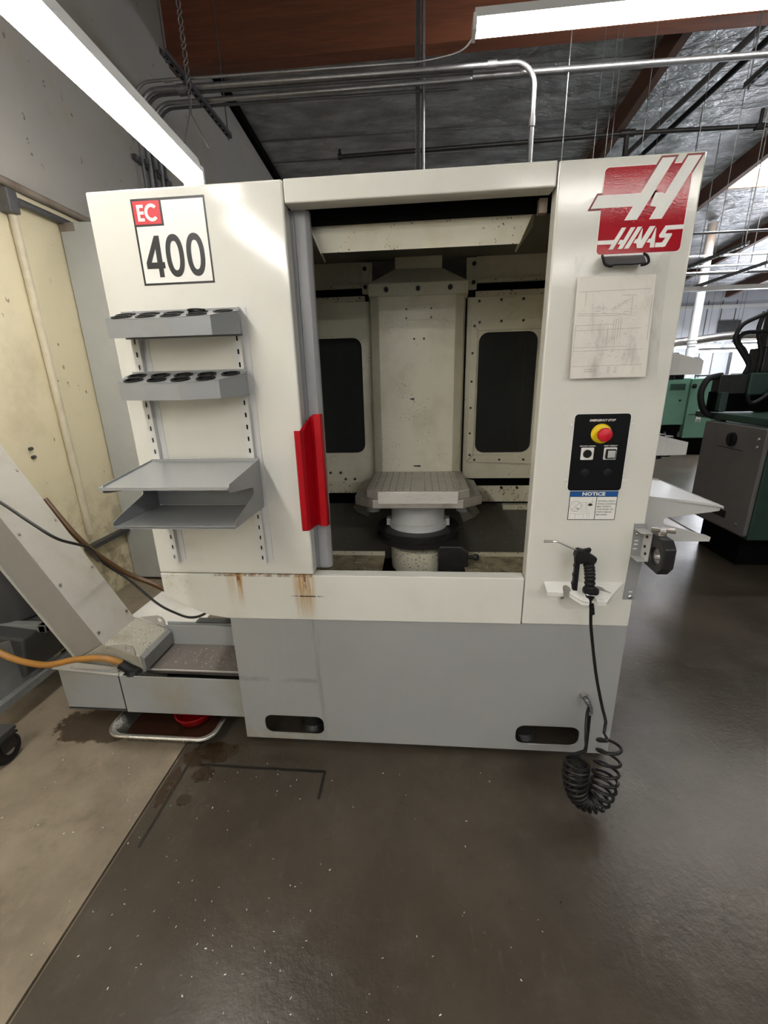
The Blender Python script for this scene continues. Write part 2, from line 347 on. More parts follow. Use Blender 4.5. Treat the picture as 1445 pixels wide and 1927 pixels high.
# ------------------------------------------------------------------ mesh helpers
class MB:
    """collects shapes in world coordinates, builds ONE mesh object"""
    def __init__(s): s.v = []; s.f = []
    def add(s, vs_, fs):
        o = len(s.v); s.v += [tuple(v) for v in vs_]; s.f += [tuple(i + o for i in f) for f in fs]; return s
    def box(s, x0, x1, y0, y1, z0, z1, M=None):
        v = [Vector((x, y, z)) for x in (x0, x1) for y in (y0, y1) for z in (z0, z1)]
        if M: v = [M @ p for p in v]
        return s.add(v, [(0, 1, 3, 2), (4, 6, 7, 5), (0, 4, 5, 1), (2, 3, 7, 6), (0, 2, 6, 4), (1, 5, 7, 3)])
    def prism(s, poly, axis, a0, a1, holes=()):
        """poly in the plane across the axis: 'y' -> (x,z), 'x' -> (y,z), 'z' -> (x,y)"""
        def P(p, a):
            return {'y': (p[0], a, p[1]), 'x': (a, p[0], p[1]), 'z': (p[0], p[1], a)}[axis]
        loops = [list(poly)] + [list(h) for h in holes]
        if not holes:
            n = len(poly)
            return s.add([P(p, a0) for p in poly] + [P(p, a1) for p in poly],
                         [tuple(range(n)), tuple(range(2 * n - 1, n - 1, -1))] + [(i, (i + 1) % n, n + (i + 1) % n, n + i) for i in range(n)])
        bm = bmesh.new(); allv = []
        for L in loops:
            vs_ = [bm.verts.new((p[0], p[1], 0)) for p in L]; allv += vs_
            for i in range(len(vs_)): bm.edges.new((vs_[i], vs_[(i + 1) % len(vs_)]))
        bm.verts.index_update()
        for i, v in enumerate(allv): v.index = i
        bmesh.ops.triangle_fill(bm, use_beauty=True, use_dissolve=False, edges=bm.edges[:])
        flat = [p for L in loops for p in L]; N = len(flat)
        idx = {v: i for i, v in enumerate(allv)}
        tris = [tuple(idx[v] for v in f.verts) for f in bm.faces]
        bm.free()
        fs = list(tris) + [tuple(N + i for i in reversed(t)) for t in tris]
        o = 0
        for L in loops:
            n = len(L)
            fs += [(o + i, o + (i + 1) % n, N + o + (i + 1) % n, N + o + i) for i in range(n)]
            o += n
        return s.add([P(p, a0) for p in flat] + [P(p, a1) for p in flat], fs)
    def cyl(s, p0, p1, r0, r1=None, n=16):
        r1 = r0 if r1 is None else r1
        p0, p1 = Vector(p0), Vector(p1); d = (p1 - p0).normalized()
        a = d.orthogonal().normalized(); b = d.cross(a)
        v = [p0 + (a * math.cos(t) + b * math.sin(t)) * r0 for t in [2 * PI * i / n for i in range(n)]]
        v += [p1 + (a * math.cos(t) + b * math.sin(t)) * r1 for t in [2 * PI * i / n for i in range(n)]]
        return s.add(v, [tuple(range(n)), tuple(range(2 * n - 1, n - 1, -1))] + [(i, (i + 1) % n, n + (i + 1) % n, n + i) for i in range(n)])
    def tube(s, path, r, n=10, smooth=6, closed=False):
        pts = [Vector(p) for p in path]
        if smooth > 1 and len(pts) > 2:
            out = []
            m = len(pts); rng_ = range(m) if closed else range(m - 1)
            for i in rng_:
                g = lambda k: pts[k % m] if closed else pts[min(max(k, 0), m - 1)]
                p0, p1, p2, p3 = g(i - 1), g(i), g(i + 1), g(i + 2)
                for k in range(smooth):
                    t = k / smooth
                    out.append(.5 * ((2 * p1) + (p2 - p0) * t + (2 * p0 - 5 * p1 + 4 * p2 - p3) * t * t + (3 * p1 - p0 - 3 * p2 + p3) * t ** 3))
            if not closed: out.append(pts[-1])
            pts = out
        m = len(pts); rad = r if callable(r) else (lambda t: r)
        prev = None; v = []
        for i, p in enumerate(pts):
            if closed: d = pts[(i + 1) % m] - pts[i - 1]
            else: d = pts[min(i + 1, m - 1)] - pts[max(i - 1, 0)]
            d.normalize()
            a = d.orthogonal().normalized() if prev is None else (prev - d * prev.dot(d)).normalized()
            prev = a; b = d.cross(a); rr = rad(i / max(m - 1, 1))
            v += [p + (a * math.cos(t) + b * math.sin(t)) * rr for t in [2 * PI * k / n for k in range(n)]]
        fs = []
        for i in range(m if closed else m - 1):
            j = (i + 1) % m
            fs += [(i * n + k, i * n + (k + 1) % n, j * n + (k + 1) % n, j * n + k) for k in range(n)]
        if not closed: fs += [tuple(range(n - 1, -1, -1)), tuple((m - 1) * n + k for k in range(n))]
        return s.add(v, fs)
    def lathe(s, prof, c, n=32, axis='z'):
        """prof: list of (radius, height); closed at both ends"""
        v = []; m = len(prof); c = Vector(c)
        for r, h in prof:
            for k in range(n):
                t = 2 * PI * k / n; x, y = r * math.cos(t), r * math.sin(t)
                v.append(c + Vector({'z': (x, y, h), 'y': (x, h, y), 'x': (h, x, y)}[axis]))
        fs = [(i * n + k, i * n + (k + 1) % n, (i + 1) * n + (k + 1) % n, (i + 1) * n + k) for i in range(m - 1) for k in range(n)]
        fs += [tuple(range(n)), tuple((m - 1) * n + k for k in range(n))]
        return s.add(v, fs)
    def slab(s, quad, t):
        """a sheet: polygon of 3D points thickened by t along its normal"""
        q = [Vector(p) for p in quad]; n = len(q)
        nor = (q[1] - q[0]).cross(q[2] - q[0]).normalized()
        return s.add(q + [p + nor * t for p in q], [tuple(range(n)), tuple(range(2 * n - 1, n - 1, -1))] + [(i, (i + 1) % n, n + (i + 1) % n, n + i) for i in range(n)])
    def build(s, name, m, parent=None, bevel=0, smooth=False, seg=2):
        if parent is not None:
            org = Vector((0, 0, 0)); p = parent
            while p is not None: org += p.location; p = p.parent
        else:
            xs, ys, zs = zip(*s.v); org = Vector(((min(xs) + max(xs)) / 2, (min(ys) + max(ys)) / 2, min(zs)))
        me = bpy.data.meshes.new(name)
        me.from_pydata([tuple(Vector(v) - org) for v in s.v], [], s.f)
        bm = bmesh.new(); bm.from_mesh(me); bmesh.ops.recalc_face_normals(bm, faces=bm.faces[:])
        bm.to_mesh(me); bm.free()
        me.materials.append(MATS[m] if isinstance(m, str) else m)
        o = bpy.data.objects.new(name, me); COL.objects.link(o)
        if parent is not None: o.parent = parent
        else: o.location = org
        if bevel:
            b = o.modifiers.new('bevel', 'BEVEL'); b.width = bevel; b.segments = seg; b.limit_method = 'ANGLE'; b.angle_limit = math.radians(40)
        if smooth:
            me.polygons.foreach_set('use_smooth', [True] * len(me.polygons))
            e = o.modifiers.new('split', 'EDGE_SPLIT'); e.split_angle = math.radians(38)
        return o

def tag(o, label, cat, group=None, kind=None):
    o['label'] = label; o['category'] = cat
    if group: o['group'] = group
    if kind: o['kind'] = kind
    return o
def thing(name, label, cat, loc, group=None):
    o = bpy.data.objects.new(name, None); COL.objects.link(o); o.location = loc
    o.empty_display_size = .1
    return tag(o, label, cat, group)
def structure(o): o['kind'] = 'structure'; return o
def stuff(o): o['kind'] = 'stuff'; return o
def box(*a): return MB().box(*a)
def rrect(x0, x1, z0, z1, r, n=5):
    out = []
    for cx, cz, a in ((x1 - r, z1 - r, 0), (x0 + r, z1 - r, 90), (x0 + r, z0 + r, 180), (x1 - r, z0 + r, 270)):
        for k in range(n + 1):
            t = math.radians(a + 90 * k / n); out.append((cx + r * math.cos(t), cz + r * math.sin(t)))
    return out
def circ(cx, cz, rx, rz=None, n=24):
    rz = rz or rx
    return [(cx + rx * math.cos(2 * PI * k / n), cz + rz * math.sin(2 * PI * k / n)) for k in range(n)]
def inset(poly, d):
    """offset a polygon outwards by d (mitred)"""
    n = len(poly); area = sum(poly[i][0] * poly[(i + 1) % n][1] - poly[(i + 1) % n][0] * poly[i][1] for i in range(n))
    sg = 1 if area > 0 else -1; out = []
    for i in range(n):
        p0, p1, p2 = Vector(poly[i - 1]), Vector(poly[i]), Vector(poly[(i + 1) % n])
        e1 = (p1 - p0).normalized(); e2 = (p2 - p1).normalized()
        n1 = Vector((e1.y, -e1.x)) * sg; n2 = Vector((e2.y, -e2.x)) * sg
        b = (n1 + n2); b = b / max(b.length_squared, .25) * 2 * 1.0
        out.append(tuple(p1 + b * d))
    return out
def letters(name, s, x0, x1, z0, z1, y, m, parent, shear=0.0, bold=0.0):
    """flat lettering facing -Y, fitted into the box x0..x1, z0..z1"""
    cu = bpy.data.curves.new('t', 'FONT'); cu.body = s; cu.shear = shear; cu.offset = bold; cu.resolution_u = 2
    ob = bpy.data.objects.new('t', cu); COL.objects.link(ob)
    bpy.context.view_layer.update()
    me = bpy.data.meshes.new_from_object(ob.evaluated_get(bpy.context.evaluated_depsgraph_get()))
    bpy.data.objects.remove(ob)
    xs = [v.co.x for v in me.vertices]; ys = [v.co.y for v in me.vertices]
    ax, bx, ay, by = min(xs), max(xs), min(ys), max(ys)
    org = Vector((0, 0, 0)); p = parent
    while p is not None: org += p.location; p = p.parent
    for v in me.vertices:
        v.co = Vector((x0 + (v.co.x - ax) / (bx - ax) * (x1 - x0), y, z0 + (v.co.y - ay) / (by - ay) * (z1 - z0))) - org
    me.materials.clear(); me.materials.append(MATS[m])
    o = bpy.data.objects.new(name, me); COL.objects.link(o); o.parent = parent
    return o

# ------------------------------------------------------------------ the building
XL, XR, YF, YB = -2.30, 14.0, -7.0, 14.0
def roof_z(y): return 4.81 - .0905 * (y - 4.31) if y > 3.35 else 4.81 - .0905 * (3.35 - 4.31) - .02 * (3.35 - y)
g = .006
f = MB()
f.box(XL - .2, -1.01 - g, YF, YB, -.06, 0); f.box(-1.01 + g, XR + .2, YF, YB, -.06, 0); f.box(-1.01 - g, -1.01 + g, YF, YB, -.06, -.012)
structure(f.build('floor', 'concrete_floor'))
structure(box(XL - .2, XL, YF, YB, 0, 5.2).build('wall_left', 'wall_left_paint'))
# far wall, with an opening for the roll-up door
structure(MB().prism([(XL, 0), (XR, 0), (XR, 4.6), (XL, 4.6)], 'y', YB, YB + .2, holes=[[(9.95, .02), (11.6, .02), (11.6, 2.42), (9.95, 2.42)]]).build('wall_back', 'rear_wall_paint'))
wd = structure(MB().prism([(9.87, -.0), (11.68, -.0), (11.68, 2.5), (9.87, 2.5)], 'y', YB - .03, YB, holes=[[(9.97, .02), (11.58, .02), (11.58, 2.40), (9.97, 2.40)]]).build('door_1', 'galv_dark'))
box(9.95, 11.6, YB + .1, YB + .12, .02, 2.42).build('pane', 'daylight', wd)
structure(box(XR, XR + .2, YF, YB, 0, 5.2).build('wall_right', 'rear_wall_paint'))
structure(box(XL, XR, YF - .2, YF, 0, 5.2).build('wall_front', 'rear_wall_paint'))
# wall panel joints on the far wall
for i in range(11):
    x = 5.6 + i * .42
    structure(box(x - .012, x + .012, YB - .014, YB, .0 if x < 9.8 or x > 11.7 else 2.5, 3.6).build('trim_%d' % (i + 3), 'galv_dark'))
structure(box(XL, XR, YB - .08, YB, 3.36, 3.46).build('trim_2', 'fixture_white'))
# roof: foil-faced insulation, with the roof light left open
def roof_quad(x0, x1, y0, y1, name, m='foil_insulation', t=.05, dz=0, bumps=False):
    mb = MB(); nx, ny = max(1, int((x1 - x0) / .6)), max(1, int((y1 - y0) / .6))
    mb.slab([(x0, y0, roof_z(y0) + dz), (x1, y0, roof_z(y0) + dz), (x1, y1, roof_z(y1) + dz), (x0, y1, roof_z(y1) + dz)], t)
    return mb
SX0, SX1, SY0, SY1 = 5.0, 6.9, 6.35, 7.65
roof = MB()
ys = [YF, 3.35, SY0, SY1, YB]
for a, b_ in zip(ys[:-1], ys[1:]):
    if a == SY0:
        for x0, x1 in ((XL - .2, SX0), (SX1, XR + .2)):
            roof.v += []; roof.slab([(x0, a, roof_z(a)), (x1, a, roof_z(a)), (x1, b_, roof_z(b_)), (x0, b_, roof_z(b_))], .05)
    else:
        roof.slab([(XL - .2, a, roof_z(a)), (XR + .2, a, roof_z(a)), (XR + .2, b_, roof_z(b_)), (XL - .2, b_, roof_z(b_))], .05)
structure(roof.build('ceiling', 'foil_insulation'))
sk = MB().slab([(SX0, SY0, roof_z(SY0) + .22), (SX1, SY0, roof_z(SY0) + .22), (SX1, SY1, roof_z(SY1) + .22), (SX0, SY1, roof_z(SY1) + .22)], .02).build('window_1', 'skylight')
structure(sk)
for i in range(5):
    y = SY0 + (i + .5) * (SY1 - SY0) / 5
    box(SX0, SX1, y - .012, y + .012, roof_z(y) + .195, roof_z(y) + .21).build('rib', 'fixture_white', sk)
for nm, a in (('curb', (SX0 - .05, SX1 + .05, SY1, SY1 + .05)), ('curb', (SX0 - .05, SX1 + .05, SY0 - .05, SY0)), ('curb', (SX0 - .05, SX0, SY0, SY1)), ('curb', (SX1, SX1 + .05, SY0, SY1))):
    y = a[2]; MB().box(*a, roof_z(SY1) - .03, roof_z(SY0) + .22).build(nm, 'wood_curb', sk)
# wood framing
tag(box(XL, XR, 3.35, 3.50, 4.27, 4.87).build('glulam_beam', 'wood_beam'), 'big reddish timber beam running across under the roof at the top', 'beam')
for x, lab in ((2.58, 'dark brown timber purlin just left of the two sloping grey pipes'), (4.93, 'dark brown timber purlin along the near edge of the bright skylight'), (7.15, 'dark brown timber purlin beyond the bright skylight'), (9.5, 'dark brown timber purlin farthest to the right above the white column')):
    mb = MB()
    z = lambda y: roof_z(y)
    h = .26
    mb.slab([(x, 3.5, z(3.5)), (x, YB, z(YB)), (x, YB, z(YB) - h), (x, 3.5, z(3.5) - h)], .09)
    tag(mb.build('timber_purlin', 'wood_purlin'), lab, 'beam', 'timber purlins under the foil roof')
# thin foil seams
for y in (4.6, 5.6, 6.1, 8.6, 9.6, 10.8):
    structure(MB().tube([(XL, y, roof_z(y) - .006), (2.5, y + .05, roof_z(y + .05) - .012)], .006, 6, 1).build('trim_%d' % int(y * 10), 'galv_dark'))
structure(MB().box(XL, XL + .06, 3.5, YB, 0, .05).build('baseboard_left', 'cart_dark'))
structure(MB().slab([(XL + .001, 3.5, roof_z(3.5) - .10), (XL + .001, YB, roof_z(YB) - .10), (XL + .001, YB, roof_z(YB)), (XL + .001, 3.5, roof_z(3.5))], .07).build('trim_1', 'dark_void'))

# ------------------------------------------------------------------ lamps
def fixture(name, cx, cy, z, length, rot, label, group=None, cool=False, wide=.13, tubes=2, rods=True):
    """a strip fixture: channel housing, end sockets, bare tubes; runs along local Y"""
    t = thing(name, label, 'light', (cx, cy, z), group)
    t.rotation_euler = (0, 0, rot)
    L = length / 2
    def b(n, m, mb, par=t):
        me = bpy.data.meshes.new(n); me.from_pydata([tuple(v) for v in mb.v], [], mb.f)
        bm = bmesh.new(); bm.from_mesh(me); bmesh.ops.recalc_face_normals(bm, faces=bm.faces[:]); bm.to_mesh(me); bm.free()
        me.materials.append(MATS[m]); o = bpy.data.objects.new(n, me); COL.objects.link(o); o.parent = par
        return o
    hw = wide / 2
    b('housing', 'fixture_white', MB().prism([(-hw, .035), (hw, .035), (hw * .62, .10), (-hw * .62, .10)], 'y', -L, L))
    for s in (-1, 1):
        b('socket', 'fixture_white', MB().box(-hw, hw, s * L - .012, s * L + .012, -.03, .06))
    xs = (-wide * .26, wide * .26)
    for x in xs:
        b('tube', 'tube_light_cool' if cool else 'tube_light', MB().cyl((x, -L + .012, 0), (x, L - .012, 0), .024, n=12))
    if rods:
        for s in (-1, 1):
            zr = roof_z(cy) - z - .01
            b('rod', 'galv_dark', MB().cyl((0, s * (L - .2), .10), (0, s * (L - .2), zr), .004, n=6))
    return t
F1 = fixture('strip_light', -1.112, -.08, 2.50, 2.42, .0, 'long bright strip light hanging over the left end of the white machine', 'strip lights in the left row', wide=.105, rods=False)
F1.rotation_euler = (0, 0, .052)
fixture('strip_light', -1.16, -2.75, 2.5, 2.42, .03, 'strip light behind the photographer in the left row', 'strip lights in the left row')
fixture('strip_light', -1.2, -5.4, 2.5, 2.42, .0, 'unseen strip light added behind the photographer in the left row for ambient light', 'strip lights in the left row')  # unseen lamp, extends the row for ambient light
F2 = fixture('strip_light', 1.58, 2.45, 3.80, 2.42, PI / 2 - .012, 'bright strip light hung crosswise in front of the timber beam', 'strip lights near the beam')
fixture('strip_light', 4.05, 2.45, 3.78, 2.42, PI / 2, 'unseen strip light added to the right of the crosswise row for ambient light', 'strip lights near the beam')  # lamp out of view, added for ambient light
for x, y, lab in ((1.9, -3.0, 'nearest crosswise strip light behind the photographer'), (4.6, -3.0, 'crosswise strip light added behind the photographer, farther right, for ambient light'), (1.9, -5.6, 'farthest crosswise strip light, added behind the photographer for ambient light')):  # nearest one inferred from its reflection, the other two added for ambient light
    fixture('strip_light', x, y, 2.95, 2.42, PI / 2, lab, 'strip lights behind the photographer')
for x, lab in ((8.25, 'distant glowing strip light right of the white column, upper row'), (9.75, 'distant glowing strip light next to the bright opening')):
    fixture('strip_light', x, 13.0, 2.20, 1.35, PI / 2, lab, 'distant strip lights near the far wall', True)
fixture('strip_light', 8.7, 12.6, 2.04, 1.25, PI / 2, 'lower of the distant glowing strip lights before the far wall', 'distant strip lights near the far wall', True)
fixture('strip_light', 6.9, 12.9, 2.2, 1.3, PI / 2, 'distant strip light half hidden behind the white column', 'distant strip lights near the far wall', True)
# V chain of the left lamp
ch = MB()
ch.tube([(-1.03, 1.02, 2.59), (-1.10, 1.03, 2.73), (-1.10, 1.04, 2.80)], .0035, 6, 1)
ch.tube([(-1.16, 1.02, 2.59), (-1.11, 1.03, 2.73), (-1.10, 1.04, 2.80)], .0035, 6, 1)
zc = 2.80
while zc < 4.85:
    ch.tube([(-1.10 + .010 * math.cos(t), 1.04 + .010 * math.sin(t * 1) * ((int(zc * 100) // 3) % 2), zc + .016 + .018 * math.sin(t)) for t in [2 * PI * k / 8 for k in range(8)]], .0028, 5, 1, True)
    zc += .03
tag(ch.build('hanging_chain', 'galv_dark'), 'dark chain with a V wire holding up the left strip light', 'chain')

# ------------------------------------------------------------------ conduits, pipes and wires
def bend_pipe(name, y, r, x_end, label, m='galvanised', xw=XL + .04, z=3.745, zlow=2.3, yy=None, couple=()):
    t = thing(name, label, 'pipe', (xw, y, zlow), 'conduits across the wall')
    br = .16
    path = [(xw, y, zlow), (xw, y, z - br - .05), (xw, y, z - br)]
    path += [(xw + br - br * math.cos(a), y, z - br + br * math.sin(a)) for a in [PI / 2 * k / 6 for k in range(1, 7)]]
    path += [(xw + br + .1, y, z), (x_end, y + .05, z)]
    MB().tube(path, r, 10, 1).build('tube', m, t, smooth=True)
    for cx in couple:
        MB().cyl((cx - .03, y + (.05 * (cx - xw) / (x_end - xw)), z), (cx + .03, y + (.05 * (cx - xw) / (x_end - xw)), z), r * 1.35, n=12).build('coupling', m, t, smooth=True)
    return t
bend_pipe('conduit', 2.575, .011, -.02, 'thin upper conduit bending down the left wall, nearest the beam', couple=(-1.95,))
bend_pipe('conduit', 2.675, .021, .45, 'thick conduit second from the top of the bent bundle', couple=(-1.9,))
bend_pipe('conduit', 2.74, .013, .4, 'thin conduit between the two thick bent conduits', m='galv_dark', couple=(-1.92,))
bend_pipe('conduit', 2.85, .018, 5.2, 'lowest long conduit of the bundle bent at the left wall', couple=(-1.2, 1.15))
bend_pipe('conduit', 2.92, .012, .3, 'thin dark conduit right behind the lowest long one', m='galv_dark')
# thick conduit continuing right, and the one with a bend going down to the machine
tag(MB().tube([(.40, 2.795, 3.72), (2.6, 2.815, 3.715), (5.5, 2.84, 3.71)], .022, 10, 1).build('conduit', 'galvanised', smooth=True), 'thick bright conduit running right from the downward bend', 'pipe')
t = thing('conduit', 'bright conduit bending down behind the white machine top', 'pipe', (.86, 2.725, 1.0))
MB().tube([(.452, 2.725, 3.745), (.60, 2.725, 3.745)] + [(.70 + .16 * math.sin(a), 2.725, 3.585 + .16 * math.cos(a)) for a in [PI / 2 * k / 10 for k in range(11)]] + [(.86, 2.725, 3.45), (.86, 2.725, 1.0)], .02, 12, 1).build('tube', 'galvanised', t, smooth=True)
MB().cyl((.50, 2.725, 3.745), (.57, 2.725, 3.745), .028, n=12).build('coupling', 'galvanised', t, smooth=True)
MB().cyl((.86, 2.725, 3.40), (.86, 2.725, 3.34), .026, n=12).build('coupling', 'galvanised', t, smooth=True)
tag(MB().tube([(-.05, 2.60, 3.73), (.15, 2.58, 3.735), (.30, 2.55, 3.75), (.375, 2.50, 3.80), (.385, 2.46, 3.86)], .007, 8, 6).build('flexible_conduit', 'galvanised', smooth=True), 'thin flexible conduit curving up to the crosswise strip light', 'pipe')
# vertical strut post behind the header
t = thing('strut_post', 'vertical slotted strut post with a bright edge hanging before the timber beam', 'post', (-.02, 2.95, 2.0))
MB().box(-.045, -.04, 2.93, 2.97, 2.0, 4.85).box(-.045, -.006, 2.965, 2.97, 2.0, 4.85).box(-.01, -.005, 2.93, 2.97, 2.0, 4.85).build('channel', 'galv_dark', t)
MB().cyl((.022, 2.95, 2.0), (.022, 2.95, 4.3), .014, n=10).build('tube', 'galvanised', t, smooth=True)
# trapeze struts
def strut(x, y0, y1, z, label, m='galv_dark', hang=True):
    t = thing('strut_channel', label, 'strut', (x, (y0 + y1) / 2, z))
    mb = MB().box(x - .02, x + .02, y0, y1, z, z + .004).box(x - .02, x - .017, y0, y1, z, z + .04).box(x + .017, x + .02, y0, y1, z, z + .04)
    mb.build('channel', m, t)
    n = int((y1 - y0) / .07); sl = MB()
    for i in range(n): sl.box(x - .007, x + .007, y0 + .03 + i * .07, y0 + .065 + i * .07, z - .0015, z - .0005)
    stuff(sl.build('slot', 'dark_void', t))
    for y in (y0 + .04, y1 - .04):
        if hang: MB().cyl((x, y, z - .03), (x, y, roof_z(y)), .006, n=8).build('rod', m, t)
    return t
strut(-1.78, 2.2, 3.30, 3.68, 'slotted strut under the conduits near the left wall')
strut(2.62, 2.72, 3.13, 3.67, 'short slotted strut under the conduits at the right edge')
strut(3.55, 4.2, 5.6, 2.80, 'slotted strut hanging low beside the logo panel on the right', 'galvanised')
strut(4.15, 4.7, 6.2, 2.70, 'slotted strut hanging low at the right edge near the white fixture', 'galvanised')
t = thing('wall_strut', 'short dark strut fixed on the left wall behind the conduits', 'strut', (XL + .02, 2.75, 3.24))
MB().box(XL, XL + .035, 2.50, 3.02, 3.22, 3.26).build('channel', 'galv_dark', t)
for y in (2.6, 2.7, 2.78, 2.88): MB().box(XL + .02, XL + .07, y - .02, y + .02, 3.225, 3.255).build('clamp', 'galv_dark', t)
# sprinkler line
t = thing('sprinkler_pipe', 'dark sprinkler pipe with a tee crossing below the foil roof', 'pipe', (1.5, 4.0, 3.78))
MB().tube([(-.86, 4, 3.775), (1.0, 4, 3.786), (2.07, 4, 3.80), (5.5, 4, 3.75)], .02, 10, 1).build('tube', 'iron_dark', t, smooth=True)
MB().cyl((-.86, 4, 3.76), (-.86, 4, 3.84), .014, n=8).cyl((-.88, 4, 3.775), (-.84, 4, 3.775), .03, n=8).build('sprinkler_head', 'iron_dark', t)
MB().cyl((2.0, 4, 3.80), (2.14, 4, 3.80), .033, n=10).cyl((2.07, 4, 3.83), (2.07, 4, 3.2), .024, n=10).build('tee', 'iron_dark', t, smooth=True)
MB().cyl((3.28, 4, 3.775), (3.36, 4, 3.775), .03, n=10).cyl((3.32, 4, 3.77), (3.32, 4, 3.92), .016, n=8).build('sprinkler_head', 'iron_dark', t)
tag(MB().tube([(2.70, 6.6, 4.3), (2.757, 5.711, 4.3), (2.919, 3.504, 4.3), (2.96, 2.9, 4.3)], .035, 10, 1).build('roof_pipe', 'galv_dark', smooth=True), 'dark grey pipe running lengthwise under the foil, left of the pair', 'pipe')
tag(MB().tube([(2.93, 6.6, 4.3), (2.976, 5.67, 4.3), (3.083, 3.731, 4.3), (3.12, 2.9, 4.3)], .032, 10, 1).build('roof_pipe', 'black', smooth=True), 'black pipe running lengthwise under the foil, right of the pair', 'pipe')
WIRES = ((1.125, 2.8, 2.0, 'bright wire hanging just right of the bent conduit, above the header seam'), (1.50, 3.2, 2.2, 'dark wire hanging before the first brown purlin'),
         (1.60, 3.2, 2.2, 'dark wire hanging left of the sprinkler tee'), (1.66, 3.25, 2.2, 'dark wire hanging close to the sprinkler tee'), (1.9, 3.2, 2.2, 'dark wire hanging in front of the sloping roof pipes'),
         (2.36, 3.2, 2.5, 'dark wire hanging above the right corner of the logo panel'), (2.66, 3.2, 2.48, 'grey wire hanging beside the logo panel, left of two'),
         (2.87, 3.2, 2.35, 'grey wire hanging at the right picture edge before the skylight'), (2.5, 4.3, 2.4, 'dark wire hanging behind the logo panel edge near the second purlin'))
for i, (x, y, z0, lab) in enumerate(WIRES):
    tag(MB().cyl((x, y, z0), (x, y, roof_z(y)), .0024 if i else .004, n=6).build('hanging_wire', 'galvanised' if i == 0 else 'galv_dark'), lab, 'wire', 'thin wires hanging from the roof')
# left wall fittings
tag(MB().tube([(XL + .02, YF + 1, 2.61), (XL + .02, 3.3, 2.575)], .022, 10, 1).build('wall_rail', 'rust_pipe', smooth=True), 'rusty horizontal pipe along the left wall, upper of two', 'pipe')
t = thing('wall_pipe', 'dark horizontal pipe along the left wall under the rusty one', 'pipe', (XL + .03, 1.2, 2.51))
MB().tube([(XL + .035, 1.17, 2.50), (XL + .035, 3.2, 2.50)], .02, 10, 1).build('tube', 'galv_dark', t, smooth=True)
MB().box(XL, XL + .07, 1.12, 1.19, 2.42, 2.54).build('junction_box', 'galv_dark', t, bevel=.008)
tag(MB().cyl((XL + .022, 1.18, .52), (XL + .022, 1.18, 2.44), .022, n=12).build('wall_riser', 'wall_pipe', smooth=True), 'vertical beige pipe on the stained left wall', 'pipe')
t = thing('wall_bracket', 'dark angled bar along the foot of the left wall', 'bar', (XL + .03, 1.4, .40))
MB().box(XL, XL + .05, 1.12, 1.56, .415, .445).build('bar', 'cart_dark', t)
MB().slab([(XL + .002, 1.12, .43), (XL + .002, 1.2, .30), (XL + .002, 1.24, .30), (XL + .002, 1.17, .42)], .03).build('brace', 'cart_grey', t)
for y, z, lab in ((.915, 1.15, 'upper of two dark anchor bolt stubs in the beige left wall'), (.92, 1.10, 'lower of two dark anchor bolt stubs in the beige left wall')):
    tag(MB().cyl((XL, y, z), (XL + .02, y, z + .003), .010, n=8).build('anchor_bolt', 'cart_dark'), lab, 'bolt', 'anchor bolts in the left wall')

# ------------------------------------------------------------------ electrical cabinet between machine and wall
t = thing('electrical_cabinet', 'tall pale grey cabinet behind the left edge of the white machine', 'cabinet', (-1.9, 1.75, .02))
box(-2.29, -1.02, 1.53, 2.0, .02, 2.49).build('body', 'cabinet_paint', t, bevel=.006)
MB().box(-2.285, -2.19, 1.526, 1.531, 2.44, 2.485).build('hinge_cover', 'rust_pipe', t)

# ------------------------------------------------------------------ the machining centre
mc = thing('machining_center', 'large white and grey machining centre with an open loading door', 'machine', (-.12, .8, 0))
# front panels: real folded sheets, 55 mm returns
pl = MB(); pl.box(-.995, -.395, 0, .055, .8045, 2.043)
o = pl.build('front_panel', 'white_paint', mc, bevel=.006, seg=3); o['label'] = 'wide white panel left of the door opening'
pr = MB(); pr.box(.3725, .748, 0, .055, .616, 2.042)
o = pr.build('front_panel', 'white_paint', mc, bevel=.005, seg=3); o['label'] = 'narrow white panel right of the door opening'
MB().box(-.3925, .369, 0, .06, 1.982, 2.0435).build('header_panel', 'white_paint', mc, bevel=.004)
MB().prism([(-.994, .8015), (-.3915, .8015), (.369, .8015), (.369, .6155), (-.748, .6125), (-.827, .624), (-.985, .70), (-.994, .72)], 'y', 0, .05).build('apron_panel', 'apron_paint', mc, bevel=.003)
# plinth with fork pockets
slots = [rrect(-.659, -.405, .054, .147, .032), rrect(.385, .634, .055, .149, .034)]
MB().prism([(-.748, .025), (.752, .025), (.748, .614), (-.742, .614)], 'y', .006, .012, holes=slots).build('plinth', 'plinth_paint', mc)
MB().box(-.748, -.743, .012, 1.5, .025, .614).build('plinth_side', 'plinth_paint', mc)
MB().box(.746, .752, .012, 1.5, .025, .614).build('plinth_side', 'plinth_paint', mc)
fp = MB()
for (x0, x1) in ((-.70, -.36), (.34, .68)):
    fp.box(x0, x1, .30, .304, .03, .2); fp.box(x0, x0 + .004, .012, .30, .03, .2); fp.box(x1 - .004, x1, .012, .30, .03, .2); fp.box(x0, x1, .012, .30, .2, .204)
fp.build('fork_pocket', 'cart_dark', mc)
for x in (-.48, .44):
    MB().lathe([(.055, 0), (.06, .012), (.045, .03), (.045, .13), (.0, .13)], (x, .12, 0), 20).build('leveling_foot', 'iron_dark', mc, smooth=True)
for x in (-.6, .6):
    MB().lathe([(.055, 0), (.06, .012), (.045, .025), (.045, .1), (.0, .1)], (x, 1.3, 0), 16).build('leveling_foot', 'iron_dark', mc, smooth=True)
